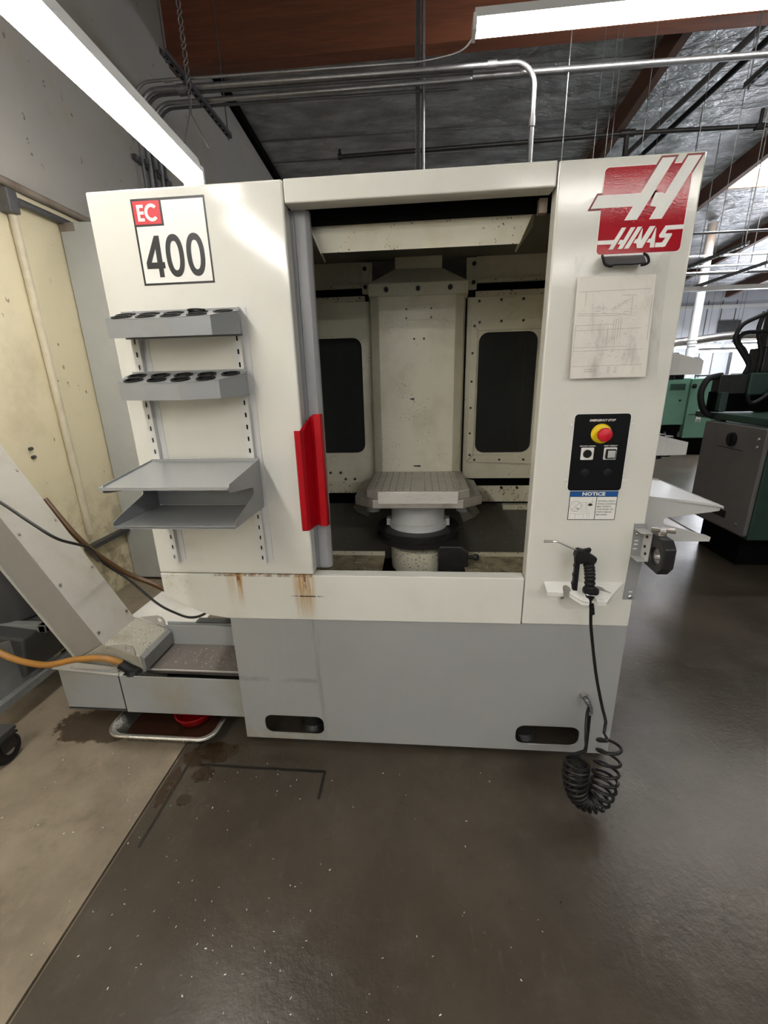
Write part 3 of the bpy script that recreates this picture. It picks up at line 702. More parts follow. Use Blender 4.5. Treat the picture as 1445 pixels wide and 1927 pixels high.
# body shell
sh = MB(); sh.box(-.985, -.98, .055, 1.52, .72, 2.03); sh.box(.735, .74, .055, 1.52, .616, 2.03); sh.box(-.985, .74, 1.515, 1.52, .62, 2.03); sh.box(-.985, .74, .06, 1.52, 2.025, 2.03)
sh.build('shell', 'white_paint_plain', mc)
MB().box(-.98, -.75, .05, 1.5, .715, .72).build('shell_floor', 'cart_grey', mc)
# interior
MB().box(-.60, -.595, .10, .80, .60, 2.02).build('inner_wall', 'cream_dirty', mc)
MB().box(.595, .60, .055, .80, .60, 2.02).build('inner_wall', 'cream_dirty', mc)
MB().box(-.6, .6, .06, .80, 2.012, 2.018).build('inner_ceiling', 'interior_dark', mc)
MB().slab([(-.355, .122, 1.977), (.346, .122, 1.976), (.310, .152, 1.888), (-.322, .152, 1.890)], .010).build('lamp_shroud', 'cream_spotted', mc)
MB().slab([(-.355, .122, 1.977), (-.38, .30, 1.975), (-.34, .30, 1.90), (-.322, .152, 1.890)], .006).build('shroud_side', 'cream_dirty', mc)
MB().slab([(.346, .122, 1.976), (.38, .30, 1.975), (.33, .30, 1.90), (.310, .152, 1.888)], .006).build('shroud_side', 'cream_dirty', mc)
MB().box(-.595, .595, .104, .116, 1.955, 2.012).build('door_track', 'dark_void', mc)  # near-black colour carries the shade of the gap behind the header
MB().box(.345, .368, .075, .10, 1.945, 1.982).build('door_stop', 'rust_pipe', mc)
# back wall: upper panels, slot, lower panels
for x0, x1 in ((-.598, -.262), (.252, .598)):
    MB().box(x0, x1, .80, .812, 1.912, 2.012).build('upper_panel', 'cream', mc)
    MB().box(x0, x1, .775, .80, 1.902, 1.914).build('upper_lip', 'cream_dirty', mc)
    MB().box(x0, x1, .86, .865, 1.84, 1.93).build('slot_back', 'dark_void', mc)
    MB().box(x0, x1, .79, .80, 1.845, 1.868).build('panel_lip', 'cream_dirty', mc)
for s in (-1, 1):
    xc = -.009
    xa, xb = sorted((xc + s * .215, xc + s * .262))
    bk = MB().box(xa, xb, .765, .80, 1.875, 2.0).build('side_bracket', 'cream', mc)
    for z in (1.90, 1.975): MB().cyl((xc + s * .247, .757, z), (xc + s * .247, .766, z), .009, n=12).build('bolt', 'iron_dark', bk)
# left lower panel with a window hole
MB().prism([(-.598, .97), (-.232, .97), (-.232, 1.845), (-.598, 1.845)], 'y', .80, .812, holes=[rrect(-.56, -.288, 1.125, 1.688, .045)]).build('back_panel', 'cream', mc)
MB().box(-.565, -.284, .814, .82, 1.12, 1.695).build('window_pane', 'dark_glass', mc)
MB().slab([(-.598, .80, .97), (-.232, .80, .97), (-.245, .775, .915), (-.598, .775, .915)], .006).build('lower_lip', 'cream_dirty', mc)
MB().box(-.598, -.25, .82, .86, .60, .97).build('lower_back', 'dark_void', mc)
# right lower panel
MB().prism([(.218, .985), (.598, .985), (.598, 1.845), (.218, 1.845)], 'y', .80, .812, holes=[rrect(.277, .553, 1.118, 1.692, .045)]).build('back_panel', 'cream', mc)
MB().box(.27, .56, .814, .82, 1.11, 1.70).build('window_pane', 'dark_glass', mc)
wf = None
fr = [((.236, 1.745), (.598, 1.745), (.598, 1.700), (.268, 1.700)), ((.236, 1.745), (.268, 1.700), (.268, 1.112), (.236, 1.078)), ((.236, 1.078), (.268, 1.112), (.598, 1.112), (.598, 1.078))]
fr[2] = ((.236, 1.074), (.270, 1.110), (.598, 1.110), (.598, 1.060))
for q in fr: MB().prism(q, 'y', .788, .80).build('window_frame', 'cream', mc, bevel=.0015)
for (x, z) in ((.252, 1.72), (.275, 1.735), (.375, 1.737), (.475, 1.737), (.247, 1.60), (.247, 1.47), (.247, 1.345), (.247, 1.22), (.25, 1.11), (.275, 1.085), (.40, 1.085), (.52, 1.085), (.27, 1.826), (.37, 1.828), (.47, 1.828)):
    MB().cyl((x, .782, z), (x, .79, z), .0055, n=10).build('screw', 'iron_dark', mc)
for (x, z) in ((-.48, 1.02), (-.425, 1.02), (-.40, .985), (-.35, .985)):
    MB().cyl((x, .792, z), (x, .801, z), .0065, n=10).build('screw', 'iron_dark', mc)
MB().slab([(.218, .80, .945), (.598, .80, .945), (.598, .775, .865), (.25, .775, .865)], .006).build('lower_lip', 'cream_dirty', mc)
MB().box(.218, .598, .84, .86, .60, .985).build('lower_back', 'dark_void', mc)
for x in (.42, .50): MB().cyl((x, .785, .935), (x, .80, .937), .0065, n=10).build('screw', 'iron_dark', mc)
MB().box(.43, .598, .76, .80, .825, .85).build('lower_rail', 'cream_dirty', mc)
# rear room seen through the dark windows
rr = MB(); rr.box(-.97, .73, 1.49, 1.50, .62, 2.02)
rr.build('rear_liner', 'cart_grey', mc)
for x in (.47, .53): MB().cyl((x, .95, .7), (x, .95, 1.95), .008, n=8).build('reflection_bar', 'steel', mc)  # bars standing in for the vertical reflections in the right window
# column cover with chamfered corners and its hood
MB().prism([(-.245, .80), (-.232, .74), (-.191, .70), (.156, .70), (.196, .74), (.209, .80)], 'z', .96, 1.86).build('column_cover', 'cream', mc, bevel=.002)
hd = MB()
b0 = [(-.232, .672, 1.846), (.207, .672, 1.842), (.215, .80, 1.842), (-.24, .80, 1.846)]
b1 = [(-.232, .672, 1.895), (.207, .672, 1.891), (.215, .80, 1.891), (-.24, .80, 1.895)]
b2 = [(-.115, .745, 1.965), (.092, .745, 1.962), (.10, .80, 1.962), (-.12, .80, 1.965)]
hd.add(b0 + b1 + b2, [(0, 1, 2, 3), (0, 1, 5, 4), (1, 2, 6, 5), (2, 3, 7, 6), (3, 0, 4, 7), (4, 5, 9, 8), (5, 6, 10, 9), (6, 7, 11, 10), (7, 4, 8, 11), (8, 9, 10, 11)])
hood = hd.build('column_hood', 'cream_spotted', mc, bevel=.002)
for x in (-.152, -.012, .128): MB().cyl((x, .66, 1.868), (x, .675, 1.868), .010, n=12).build('bolt', 'iron_dark', hood)
MB().box(-.115, .095, .75, .80, 1.962, 2.012).build('column_neck', 'cream', mc)
np_ = MB().prism(rrect(-.073, .055, 1.745, 1.80, .006), 'y', .694, .70).build('cover_plate', 'cream', mc)
for x in (-.065, .047):
    for z in (1.753, 1.79): MB().cyl((x, .690, z), (x, .695, z), .004, n=8).build('screw', 'iron_dark', np_)
for x in (-.03, .015): MB().cyl((x, .696, 1.665), (x, .701, 1.665), .005, n=8).build('screw', 'iron_dark', mc)
for (x0, x1, z) in ((-.055, -.03, 1.40), (-.04, .0, 1.075)): MB().prism([(x0, z), (x1, z + .002), (x1, z - .008), (x0 + .01, z - .006)], 'y', .6992, .7).build('paint_scrape', 'iron_dark', mc)
# sump and grate
MB().slab([(-.595, .80, .85), (.595, .80, .85), (.595, .50, .66), (-.595, .50, .66)], .006).build('sump_slope', 'sump', mc)
MB().box(-.595, .595, .06, .56, .60, .632).build('sump_floor', 'dark_void', mc)
for x0, x1 in ((-.59, -.165), (.19, .59)):
    holes = []
    for r in range(4):
        for k in range(int((x1 - x0 - .04) / .062)):
            a = x0 + .025 + k * .062 + (.02 if r % 2 else 0); yy = .13 + r * .065
            holes.append([(a, yy), (a + .034, yy), (a + .034, yy + .013), (a, yy + .013)])
    MB().prism([(x0, .08), (x1, .08), (x1, .42), (x0, .42)], 'z', .700, .705, holes=holes).build('chip_grate', 'grate', mc)
    MB().prism([(x0, .42), (x1, .42), (x1, .424), (x0, .424)], 'z', .70, .725).build('grate_lip', 'cream_dirty', mc)
# pallet pedestal
MB().lathe([(.15, .60), (.15, .742), (.12, .75), (0, .75)], (.01, .50, 0), 32).build('pedestal_base', 'cream_dirty', mc, smooth=True)
MB().lathe([(.175, .765), (.195, .772), (.195, .79), (.178, .795), (.178, .81), (.19, .815), (.19, .828), (.10, .83), (0, .83)], (-.012, .52, 0), 40).build('index_ring', 'iron_dark', mc, smooth=True)
MB().lathe([(.138, .825), (.138, .858), (.125, .86), (.125, .93), (.145, .945), (.165, .968), (0, .968)], (-.012, .52, 0), 40).build('pedestal', 'ped_grey', mc, smooth=True)
for s in (-1, 1):
    MB().box(-.012 + s * .138 - .008, -.012 + s * .138 + .008, .48, .52, .835, .868).build('pedestal_stop', 'ped_grey', mc)
    MB().slab([(-.012 + s * .26, .58, .93), (-.012 + s * .20, .62, .95), (-.012 + s * .25, .62, .83), (-.012 + s * .30, .60, .86)], .05).build('hood_flap', 'interior_dark', mc)
    MB().cyl((-.012 + s * .22, .60, .87), (-.012 + s * .22, .60, .91), .034, n=16).build('flap_boss', 'grey_paint', mc)
cb = MB().prism([(.077, .66), (.205, .66), (.205, .775), (.175, .80), (.085, .80), (.077, .79)], 'y', .30, .38).build('clamp_block', 'iron_dark', mc, bevel=.006)
MB().cyl((.205, .34, .735), (.235, .34, .735), .008, n=10).lathe([(0, 0), (.012, .004), (.016, .015), (.012, .026), (0, .03)], (.228, .34, .735), 12, 'x').build('knob', 'iron_dark', cb, smooth=True)
# pallet with fixture plate: lifts off the pedestal
pa = thing('pallet', 'square steel pallet drilled with rows of holes on the grey pedestal', 'pallet', (-.012, .52, .968))
oct_ = [(-.20, .30), (.176, .30), (.262, .37), (.262, .66), (.19, .73), (-.214, .73), (-.286, .66), (-.286, .37)]
MB().prism(oct_, 'z', .969, 1.008).build('pallet_base', 'steel_raw', pa, bevel=.004)
top = [(-.178, .292), (.154, .292), (.205, .333), (.205, .70), (-.229, .70), (-.229, .333)]
MB().prism(top, 'z', 1.0085, 1.045).build('fixture_plate', 'steel_plate', pa, bevel=.003)
MB().box(-.176, .152, .2905, .293, .994, 1.040).build('front_face', 'steel_bright', pa)
hh = MB(); rim = MB()
for i in range(13):
    for j in range(11):
        x = -.195 + i * .0305; y = .318 + j * .035
        if y < .335 and (x < -.165 or x > .14): continue
        if i == 6: continue
        hh.prism(circ(x, y, .0052, n=8), 'z', 1.0451, 1.0454)
        rim.prism(circ(x, y, .0078, n=8), 'z', 1.0450, 1.0452)
stuff(rim.build('hole_rim', 'rim_bright', pa)); stuff(hh.build('hole', 'dark_void', pa))
for x, y in ((-.012, .315), (-.012, .68), (-.19, .34), (.165, .34), (-.19, .5), (.165, .5), (-.19, .68), (.165, .68)):
    MB().prism(circ(x, y, .013, n=14), 'z', 1.0452, 1.0462).build('bushing', 'steel', pa)
# sliding door, pushed open to the left
dr = MB().box(-.90, -.385, .060, .072, .806, 1.985)
dr.prism([(-.385, .060), (-.385, .10), (-.352, .10), (-.338, .092), (-.338, .072), (-.350, .060)], 'z', .806, 1.985)
door = dr.build('sliding_door', 'door_grey', mc, bevel=.003)
hl = MB()
prof = [(-.417, -.022), (-.413, -.026), (-.396, -.024), (-.388, -.010), (-.376, .045), (-.360, .030), (-.338, .026), (-.3345, .030), (-.3345, .06), (-.38, .06), (-.398, -.012), (-.417, -.016)]
zt = lambda x: 1.335 if x < -.386 else (1.335 + (x + .386) / .012 * .048 if x < -.374 else 1.385)
n = len(prof)
hl.add([(x, y, .985) for x, y in prof] + [(x, y, zt(x)) for x, y in prof], [tuple(range(n)), tuple(range(2 * n - 1, n - 1, -1))] + [(i, (i + 1) % n, n + (i + 1) % n, n + i) for i in range(n)])
o = hl.build('door_handle', 'red', door, bevel=.0015); o['label'] = 'tall red pull handle of the sliding door'

# --- model sign
yf = -.0004
sg = MB().prism([(-.8575, 1.7865), (-.6295, 1.7865), (-.6295, 2.0165), (-.8575, 2.0165)], 'y', yf, 0, holes=[[(-.8515, 1.7925), (-.635, 1.7925), (-.635, 2.0100), (-.764, 2.0100), (-.764, 1.9450), (-.8515, 1.9450)]]).build('model_sign', 'sign_black', mc)
sg['label'] = 'square black-framed EC 400 sign'
MB().prism([(-.8515, 1.7925), (-.635, 1.7925), (-.635, 2.0100), (-.764, 2.0100), (-.764, 1.945), (-.8515, 1.945)], 'y', -.0002, 0).build('sign_field', 'sign_white', sg)
MB().prism([(-.8525, 1.9505), (-.770, 1.9505), (-.770, 2.0105), (-.8525, 2.0105)], 'y', -.0008, yf).build('red_square', 'sign_red', sg)
MB().prism([(-.842, 2.001), (-.821, 2.001), (-.821, 1.993), (-.8335, 1.993), (-.8335, 1.984), (-.8215, 1.984), (-.8215, 1.976), (-.8335, 1.976), (-.8335, 1.9665), (-.821, 1.9665), (-.821, 1.9585), (-.842, 1.9585)], 'y', -.0012, -.0008).build('letter', 'sign_white', sg)
cc = [(-.797 + .022 * math.cos(t), 1.980 + .0228 * math.sin(t)) for t in [math.radians(42 + 276 * k / 24) for k in range(25)]]
ci = [(-.797 + .0125 * math.cos(t), 1.980 + .0140 * math.sin(t)) for t in [math.radians(318 - 276 * k / 24) for k in range(25)]]
MB().prism(cc + ci, 'y', -.0012, -.0008).build('letter', 'sign_white', sg)
MB().prism([(-.802, 1.920), (-.787, 1.920), (-.787, 1.849), (-.780, 1.849), (-.780, 1.832), (-.787, 1.832), (-.787, 1.808), (-.802, 1.808), (-.802, 1.832), (-.8385, 1.832), (-.8385, 1.849)], 'y', -.0008, -.0003, holes=[[(-.8035, 1.886), (-.8035, 1.849), (-.822, 1.849)]]).build('numeral', 'sign_black', sg)
def zero(cx, cz):
    def se(rx, rz, n=40):
        out = []
        for k in range(n):
            t = 2 * PI * k / n; c_, s_ = math.cos(t), math.sin(t)
            out.append((cx + rx * math.copysign(abs(c_) ** .88, c_), cz + rz * math.copysign(abs(s_) ** .88, s_)))
        return out
    MB().prism(se(.0283, .0577), 'y', -.0008, -.0003, holes=[se(.0138, .0395)]).build('numeral', 'sign_black', sg)
zero(-.744, 1.8645); zero(-.6785, 1.8645)

# --- logo
lg = MB().prism(rrect(.4915, .7195, 1.809, 2.0195, .013), 'y', -.0003, 0).build('logo_sign', 'sign_white', mc)
lg['label'] = 'red square logo sign with slanted white strokes and name'
MB().prism(rrect(.4940, .7175, 1.811, 2.0175, .011), 'y', -.0006, -.0003).build('red_square', 'logo_red', lg)
bar1 = [(.637, 2.0315), (.670, 2.0315), (.592, 1.892), (.559, 1.892), (.5765, 1.924), (.466, 1.924), (.482, 1.9545), (.593, 1.9545)]
bar2 = [(.7015, 2.0325), (.735, 2.0325), (.657, 1.8915), (.624, 1.8915), (.6385, 1.920), (.622, 1.9235), (.6315, 1.9535), (.647, 1.9535), (.6555, 1.950)]
MB().prism(inset(bar1, .0047), 'y', -.0009, -.0006).prism(inset(bar2, .0047), 'y', -.0009, -.0006).build('stroke_outline', 'logo_dark_red', lg)
MB().prism(inset([(.637, 2.0175), (.6625, 2.0175), (.592, 1.892), (.559, 1.892), (.5765, 1.924), (.498, 1.924), (.498, 1.9545), (.593, 1.9545)], .0055), 'y', -.00105, -.0009).prism(inset([(.6935, 2.0175), (.7125, 2.0), (.7125, 1.99), (.657, 1.8915), (.624, 1.8915), (.6385, 1.920), (.622, 1.9235), (.6315, 1.9535), (.647, 1.9535), (.6555, 1.950)], .0052), 'y', -.00105, -.0009).build('stroke_ground', 'logo_red', lg)
MB().prism(bar1, 'y', -.0014, -.0006).build('stroke', 'sign_white', lg)
MB().prism(bar2, 'y', -.0014, -.0006).build('stroke', 'sign_white', lg)
for q in ([(.555, 1.875), (.567, 1.875), (.538, 1.823), (.526, 1.823), (.5325, 1.8355), (.4945, 1.836), (.4945, 1.846), (.538, 1.846)],
          [(.579, 1.8745), (.591, 1.8745), (.563, 1.823), (.551, 1.823), (.557, 1.8345), (.549, 1.835), (.5545, 1.8455), (.560, 1.8455), (.563, 1.844)],
          [(.597, 1.875), (.609, 1.875), (.580, 1.823), (.5675, 1.823)],
          [(.609, 1.869), (.6112, 1.871), (.6112, 1.842), (.629, 1.875), (.644, 1.875), (.616, 1.823), (.602, 1.823), (.5995, 1.835), (.591, 1.836), (.596, 1.8455), (.600, 1.8455)],
          [(.6445, 1.8685), (.647, 1.871), (.648, 1.823), (.637, 1.823), (.636, 1.835), (.626, 1.836), (.631, 1.8445), (.6365, 1.845)],
          [(.6705, 1.8745), (.7172, 1.875), (.7172, 1.8645), (.6765, 1.864), (.6725, 1.8555), (.690, 1.8555), (.6905, 1.851), (.677, 1.824), (.672, 1.823), (.650, 1.823), (.650, 1.834), (.667, 1.834), (.6745, 1.845), (.6585, 1.846), (.657, 1.852)]):
    MB().prism(q, 'y', -.0010, -.0006).build('letter', 'sign_white', lg)

# --- control panel
cp = MB().prism(rrect(.4838, .6525, 1.1235, 1.3705, .011), 'y', -.0012, 0).build('control_panel', 'black_gloss', mc)
cp['label'] = 'black control plate with an emergency stop button'
MB().prism(rrect(.482, .6543, 1.1217, 1.3723, .0125), 'y', -.0006, 0).build('panel_rim', 'sign_white', cp)
letters('lettering', 'EMERGENCY STOP', .529, .608, 1.3475, 1.3545, -.0015, 'sign_white', cp, .25, .03)
letters('lettering', 'ROTARY INDEX', .508, .558, 1.2685, 1.2725, -.0015, 'sign_white', cp, .25, .025)
letters('lettering', 'PART READY', .582, .625, 1.2685, 1.2730, -.0015, 'sign_white', cp, .25, .025)
MB().lathe([(.031, -.0012), (.031, -.006), (.028, -.010), (.016, -.012), (0, -.012)], (.5685, 0, 1.3095), 32, 'y').build('button_collar', 'yellow', cp, smooth=True)
MB().lathe([(.013, -.012), (.014, -.022), (.0205, -.026), (.0215, -.032), (.020, -.038), (.014, -.041), (0, -.0418)], (.5685, 0, 1.3095), 32, 'y').build('emergency_button', 'button_red', cp, smooth=True)
for x0 in (.5135, .584):
    MB().prism(rrect(x0, x0 + .0395, 1.226, 1.2655, .003), 'y', -.0018, -.0012).build('button_plate', 'sign_white', cp)
MB().lathe([(.013, -.0018), (.013, -.006), (.011, -.008), (0, -.008)], (.533, 0, 1.246), 24, 'y').build('push_button', 'black', cp, smooth=True)
MB().box(.589, .619, -.012, -.0018, 1.2305, 1.2605).build('button_frame', 'black', cp, bevel=.002)
MB().box(.5925, .6155, -.0145, -.012, 1.234, 1.257).build('lamp_button', 'button_grey', cp, bevel=.002)
for x in (.533, .604): MB().lathe([(.0145, -.0012), (.0145, -.003), (.012, -.004), (0, -.0042)], (x, 0, 1.182), 24, 'y').build('blank_plug', 'black', cp, smooth=True)
for x, z in ((.476, 1.337), (.660, 1.337), (.476, 1.158), (.6595, 1.1575)):
    MB().lathe([(.0055, 0), (.005, -.002), (.003, -.003), (0, -.003)], (x, 0, z), 14, 'y').build('rivet', 'white_paint_plain', mc, smooth=True)

# --- notice sign
ns = MB().prism([(.4935, 1.0215), (.6470, 1.0215), (.6470, 1.1225), (.4935, 1.1225)], 'y', -.0004, 0).build('notice_sign', 'sign_black', mc)
ns['label'] = 'small NOTICE sticker with blue band below the control plate'
MB().prism([(.4960, 1.0240), (.5800, 1.0240), (.5800, 1.1020), (.4960, 1.1020)], 'y', -.0007, -.0003).prism([(.5822, 1.0240), (.6448, 1.0240), (.6448, 1.1020), (.5822, 1.1020)], 'y', -.0007, -.0003).build('white_field', 'sign_white', ns)
MB().prism([(.4950, 1.1035), (.6458, 1.1035), (.6458, 1.1212), (.4950, 1.1212)], 'y', -.0007, -.0003).build('blue_band', 'sign_blue', ns)
letters('lettering', 'NOTICE', .5335, .6065, 1.1060, 1.1185, -.0010, 'sign_white', ns, 0, .04)
for i, (s, x1) in enumerate((('HITTING PARTS', .641), ('WHILE LOADING', .6435), ('MAY EFFECT', .631), ('THE FINISH OF', .638), ('PARTS BEING', .6335), ('MACHINED.', .6215))):
    z = 1.0850 - i * .0094
    letters('lettering', s, .5855, x1, z, z + .0048, -.0010, 'sign_black', ns, .0, .012)
pg = MB().prism(circ(.516, 1.070, .0180, n=28), 'y', -.0010, -.0007, holes=[circ(.516, 1.070, .0170, n=28)])
def bar(mb, x0, z0, x1, z1, w=.0008, y0=-.0010, y1=-.0007):
    d = Vector((x1 - x0, z1 - z0)).normalized(); nx, nz = -d.y * w / 2, d.x * w / 2
    mb.prism([(x0 + nx, z0 + nz), (x1 + nx, z1 + nz), (x1 - nx, z1 - nz), (x0 - nx, z0 - nz)], 'y', y0, y1); return mb
bar(pg, .504, 1.058, .528, 1.082, .0012)
for a in ((.502, 1.072, .510, 1.080), (.510, 1.080, .514, 1.074), (.514, 1.060, .520, 1.068), (.506, 1.056, .526, 1.058), (.534, 1.083, .552, 1.083), (.534, 1.083, .535, 1.058), (.552, 1.083, .5535, 1.059),
          (.539, 1.079, .539, 1.062), (.547, 1.079, .5475, 1.062), (.532, 1.056, .556, 1.060), (.500, 1.053, .532, 1.050), (.532, 1.050, .562, 1.054), (.500, 1.045, .530, 1.042), (.530, 1.042, .563, 1.047),
          (.500, 1.045, .500, 1.030), (.518, 1.043, .518, 1.026), (.545, 1.044, .545, 1.027), (.556, 1.046, .556, 1.028), (.563, 1.047, .563, 1.030), (.568, 1.100, .568, 1.082), (.556, 1.079, .572, 1.086)):
    bar(pg, *a, .0006)
pg.build('pictogram', 'ink', ns)
pk = MB().prism([(.554, 1.074), (.561, 1.080), (.569, 1.078), (.570, 1.073), (.562, 1.070)], 'y', -.0010, -.0007).prism([(.520, 1.065), (.529, 1.060), (.527, 1.0585), (.519, 1.063)], 'y', -.0010, -.0007).build('pictogram_fill', 'sign_black', ns)

# ------------------------------------------------------------------ slotted uprights with racks and shelf, on the left panel
def upright(x, label):
    t = thing('slotted_upright', label, 'rail', (x, -.01, .855), 'slotted shelf uprights')
    holes = [[(x - .0030, z), (x + .0030, z), (x + .0030, z + .015), (x - .0030, z + .015)] for z in [.872 + .0392 * k for k in range(21)]]
    MB().prism([(x - .0125, .855), (x + .0125, .855), (x + .0125, 1.715), (x - .0125, 1.715)], 'y', -.020, -.018, holes=holes).build('face', 'upright_paint', t)
    MB().box(x - .0125, x - .0105, -.018, -.002, .855, 1.715).box(x + .0105, x + .0125, -.018, -.002, .855, 1.715).build('flange', 'upright_paint', t)
    MB().box(x - .022, x + .033, -.002, -.0002, .862, 1.715).build('back_strip', 'upright_paint', t)
    MB().box(x - .008, x + .008, -.004, -.0025, .86, 1.71).build('channel_back', 'dark_void', t)
    return t
upright(-.911, 'slotted white upright on the left, nearer the machine edge')
upright(-.574, 'slotted white upright on the right, nearer the door opening')
def rack(zb, dz, cups_in, label, mirror=None, name='tool_rack'):
    """a tilted tray with round tool pockets; zb: back top z"""
    t = thing(name, label, 'rack', (-.745, -.08, zb - .06), 'tool pocket racks')
    plan = [(-.938, -.022), (-.553, -.022), (-.548, -.050), (-.604, -.120), (-.722, -.140), (-.832, -.135), (-.925, -.118), (-.944, -.05)]
    zt = lambda y: zb + (y + .022) * .27
    n = len(plan)
    pock = [(-.901, -.056), (-.823, -.056), (-.746, -.056), (-.669, -.056), (-.592, -.056), (-.884, -.103), (-.808, -.105), (-.730, -.108), (-.652, -.103)]
    rr_ = .0265
    base = MB().prism(plan, 'z', 0, .002, holes=[circ(x, y, .030 if y > -.08 else .026, .022, n=18) if False else circ(x, y, rr_, .0215, n=18) for x, y in pock])
    base.v = [(x, y, zt(y) - (.002 if z == 0 else 0)) for x, y, z in base.v]
    base.build('top', 'shelf_grey', t)
    sk_ = MB()
    for i in range(n):
        j = (i + 1) % n
        if i == 0: continue
        (x0, y0), (x1, y1) = plan[i], plan[j]
        b0_ = zb - .070 + (y0 + .022) * .10; b1_ = zb - .070 + (y1 + .022) * .10
        sk_.slab([(x0, y0, b0_), (x1, y1, b1_), (x1, y1, zt(y1)), (x0, y0, zt(y0))], .0018)
    sk_.build('rim', 'shelf_grey', t)
    MB().box(-.938, -.553, -.0224, -.0204, zb - .075, zb + .006).build('back_plate', 'shelf_grey', t)
    for x, y in pock:
        rg_ = MB().prism(circ(x, y, rr_ + .003, .0245, n=18), 'z', .0, .003, holes=[circ(x, y, rr_ - .003, .0185, n=18)])
        rg_.v = [(a, b_, zt(b_) + c_ + .0005) for a, b_, c_ in rg_.v]
        lin = rg_
        cup = MB(); k = 18
        up_ = [(p[0], p[1], zt(p[1])) for p in circ(x, y, rr_ - .001, .021, n=k)]; lo_ = [(p[0], p[1], zb - .064) for p in circ(x, y, rr_ - .001, .021, n=k)]
        lin.add(up_ + lo_, [(i, (i + 1) % k, k + (i + 1) % k, k + i) for i in range(k)] + [tuple(range(k, 2 * k))])
        lin.build('pocket_liner', 'black', t)
    return t
rack(1.706, 0, None, 'upper grey tool rack on the left panel, seen from below its pockets')
rack(1.527, 0, None, 'second grey tool rack on the left panel, with black pockets showing')
tag(MB().prism(circ(-.672, -.06, .027, .022, n=24), 'z', 1.7005, 1.7045, holes=[circ(-.672, -.06, .021, .0165, n=24)]).build('loose_ring', 'black'), 'black ring lying on the upper tool rack', 'ring')

def double_shelf(name, label, M=None):
    """two-tier shelf between cut side plates; local frame of the left panel, M moves it to the machine side"""
    t = thing(name, label, 'shelf', (-.738, -.14, 1.077) if M is None else tuple(M @ Vector((-.738, -.14, 1.077))), 'two-tier sheet metal shelves')
    X0, X1 = -.930, -.545
    plate = [(-.022, 1.243), (-.266, 1.214), (-.275, 1.203), (-.272, 1.190), (-.245, 1.185), (-.106, 1.165), (-.098, 1.158), (-.098, 1.146), (-.104, 1.140), (-.245, 1.102), (-.262, 1.094), (-.262, 1.083), (-.255, 1.078), (-.022, 1.075)]
    def bld(nm, mb, m, **k):
        if M is not None: mb.v = [tuple(M @ Vector(v)) for v in mb.v]
        return mb.build(nm, m, t, **k)
    A = 'shelf_grey' if M is None else 'shelf_light'
    bld('side_plate', MB().prism(plate, 'x', X0, X0 + .002), A)
    bld('side_plate', MB().prism(plate, 'x', X1 - .002, X1), A)
    bld('upper_tray', MB().slab([(X0 + .002, -.022, 1.238), (X1 - .002, -.022, 1.238), (X1 - .002, -.277, 1.206), (X0 - .010, -.277, 1.206)], .002)
        .slab([(X0 - .010, -.277, 1.208), (X1 - .002, -.277, 1.208), (X1 - .002, -.277, 1.199), (X0 - .010, -.277, 1.199)], .002)
        .slab([(X0 + .002, -.022, 1.236), (X1 - .002, -.022, 1.236), (X1 - .002, -.0215, 1.246), (X0 + .002, -.0215, 1.246)], .002), 'tray_grey' if M is None else A)
    bld('lower_tray', MB().slab([(X0 + .002, -.022, 1.081), (X1 - .002, -.022, 1.081), (X1 - .002, -.262, 1.081), (X0 + .002, -.262, 1.081)], .002)
        .slab([(X0 + .002, -.262, 1.085), (X1 - .002, -.262, 1.085), (X1 - .002, -.262, 1.076), (X0 + .002, -.262, 1.076)], .002), A)
    bld('back_sheet', MB().box(X0 + .002, X1 - .002, -.0235, -.0215, 1.083, 1.236), A)
    return t
double_shelf('document_shelf', 'grey two-tier shelf with angled side plates on the left panel')
# the same furniture on the right flank of the machine (X = .742), turned a quarter
def flank(zoff, y_near):
    # local x -> world y, local -y -> world +x
    return Matrix(((0, -1, 0, .742), (1, 0, 0, y_near + .930), (0, 0, 1, zoff), (0, 0, 0, 1)))
double_shelf('document_shelf', 'pale two-tier shelf sticking out from the right side of the machine', flank(-.155, .062))
def flank_rack(zt, label):
    t = thing('tool_rack', label, 'rack', (.82, .25, zt - .06), 'tool racks on the right flank')
    plan = [(.742, .050), (.742, .435), (.765, .43), (.835, .38), (.866, .26), (.866, .16), (.858, .092), (.80, .052)]
    plan = [(.742, .062), (.742, .43), (.79, .43), (.862, .36), (.882, .25), (.886, .15), (.876, .068), (.80, .058)]
    f_ = lambda x: zt - (x - .742) * .25
    n = len(plan); mb = MB()
    mb.slab([(x, y, f_(x)) for x, y in plan], .002)
    mb.build('top', 'shelf_light', t)
    k = MB()
    for i in range(1, n):
        (x0, y0), (x1, y1) = plan[i], plan[(i + 1) % n]
        k.slab([(x0, y0, zt - .075), (x1, y1, zt - .075), (x1, y1, f_(x1)), (x0, y0, f_(x0))], .002)
    k.build('rim', 'shelf_light', t)
    c_ = MB()
    for (x, y) in ((.79, .1), (.79, .18), (.79, .26), (.79, .34), (.84, .14), (.84, .22), (.84, .30)): c_.cyl((x, y, zt - .09), (x, y, f_(x) + .003), .024, n=14)
    c_.build('pocket_liner', 'black', t)
for y, lab in ((.13, 'slotted upright on the right flank of the machine, nearer the front'), (.37, 'slotted upright on the right flank of the machine, farther back')):
    t = thing('slotted_upright', lab, 'rail', (.75, y, .85), 'slotted uprights on the right flank')
    MB().box(.7405, .7625, y - .0125, y + .0125, .85, 1.60).build('channel', 'upright_paint', t)
    sm = MB()
    for k in range(18): sm.box(.7622, .7632, y - .003, y + .003, .87 + k * .0392, .885 + k * .0392)
    stuff(sm.build('slot', 'dark_void', t))
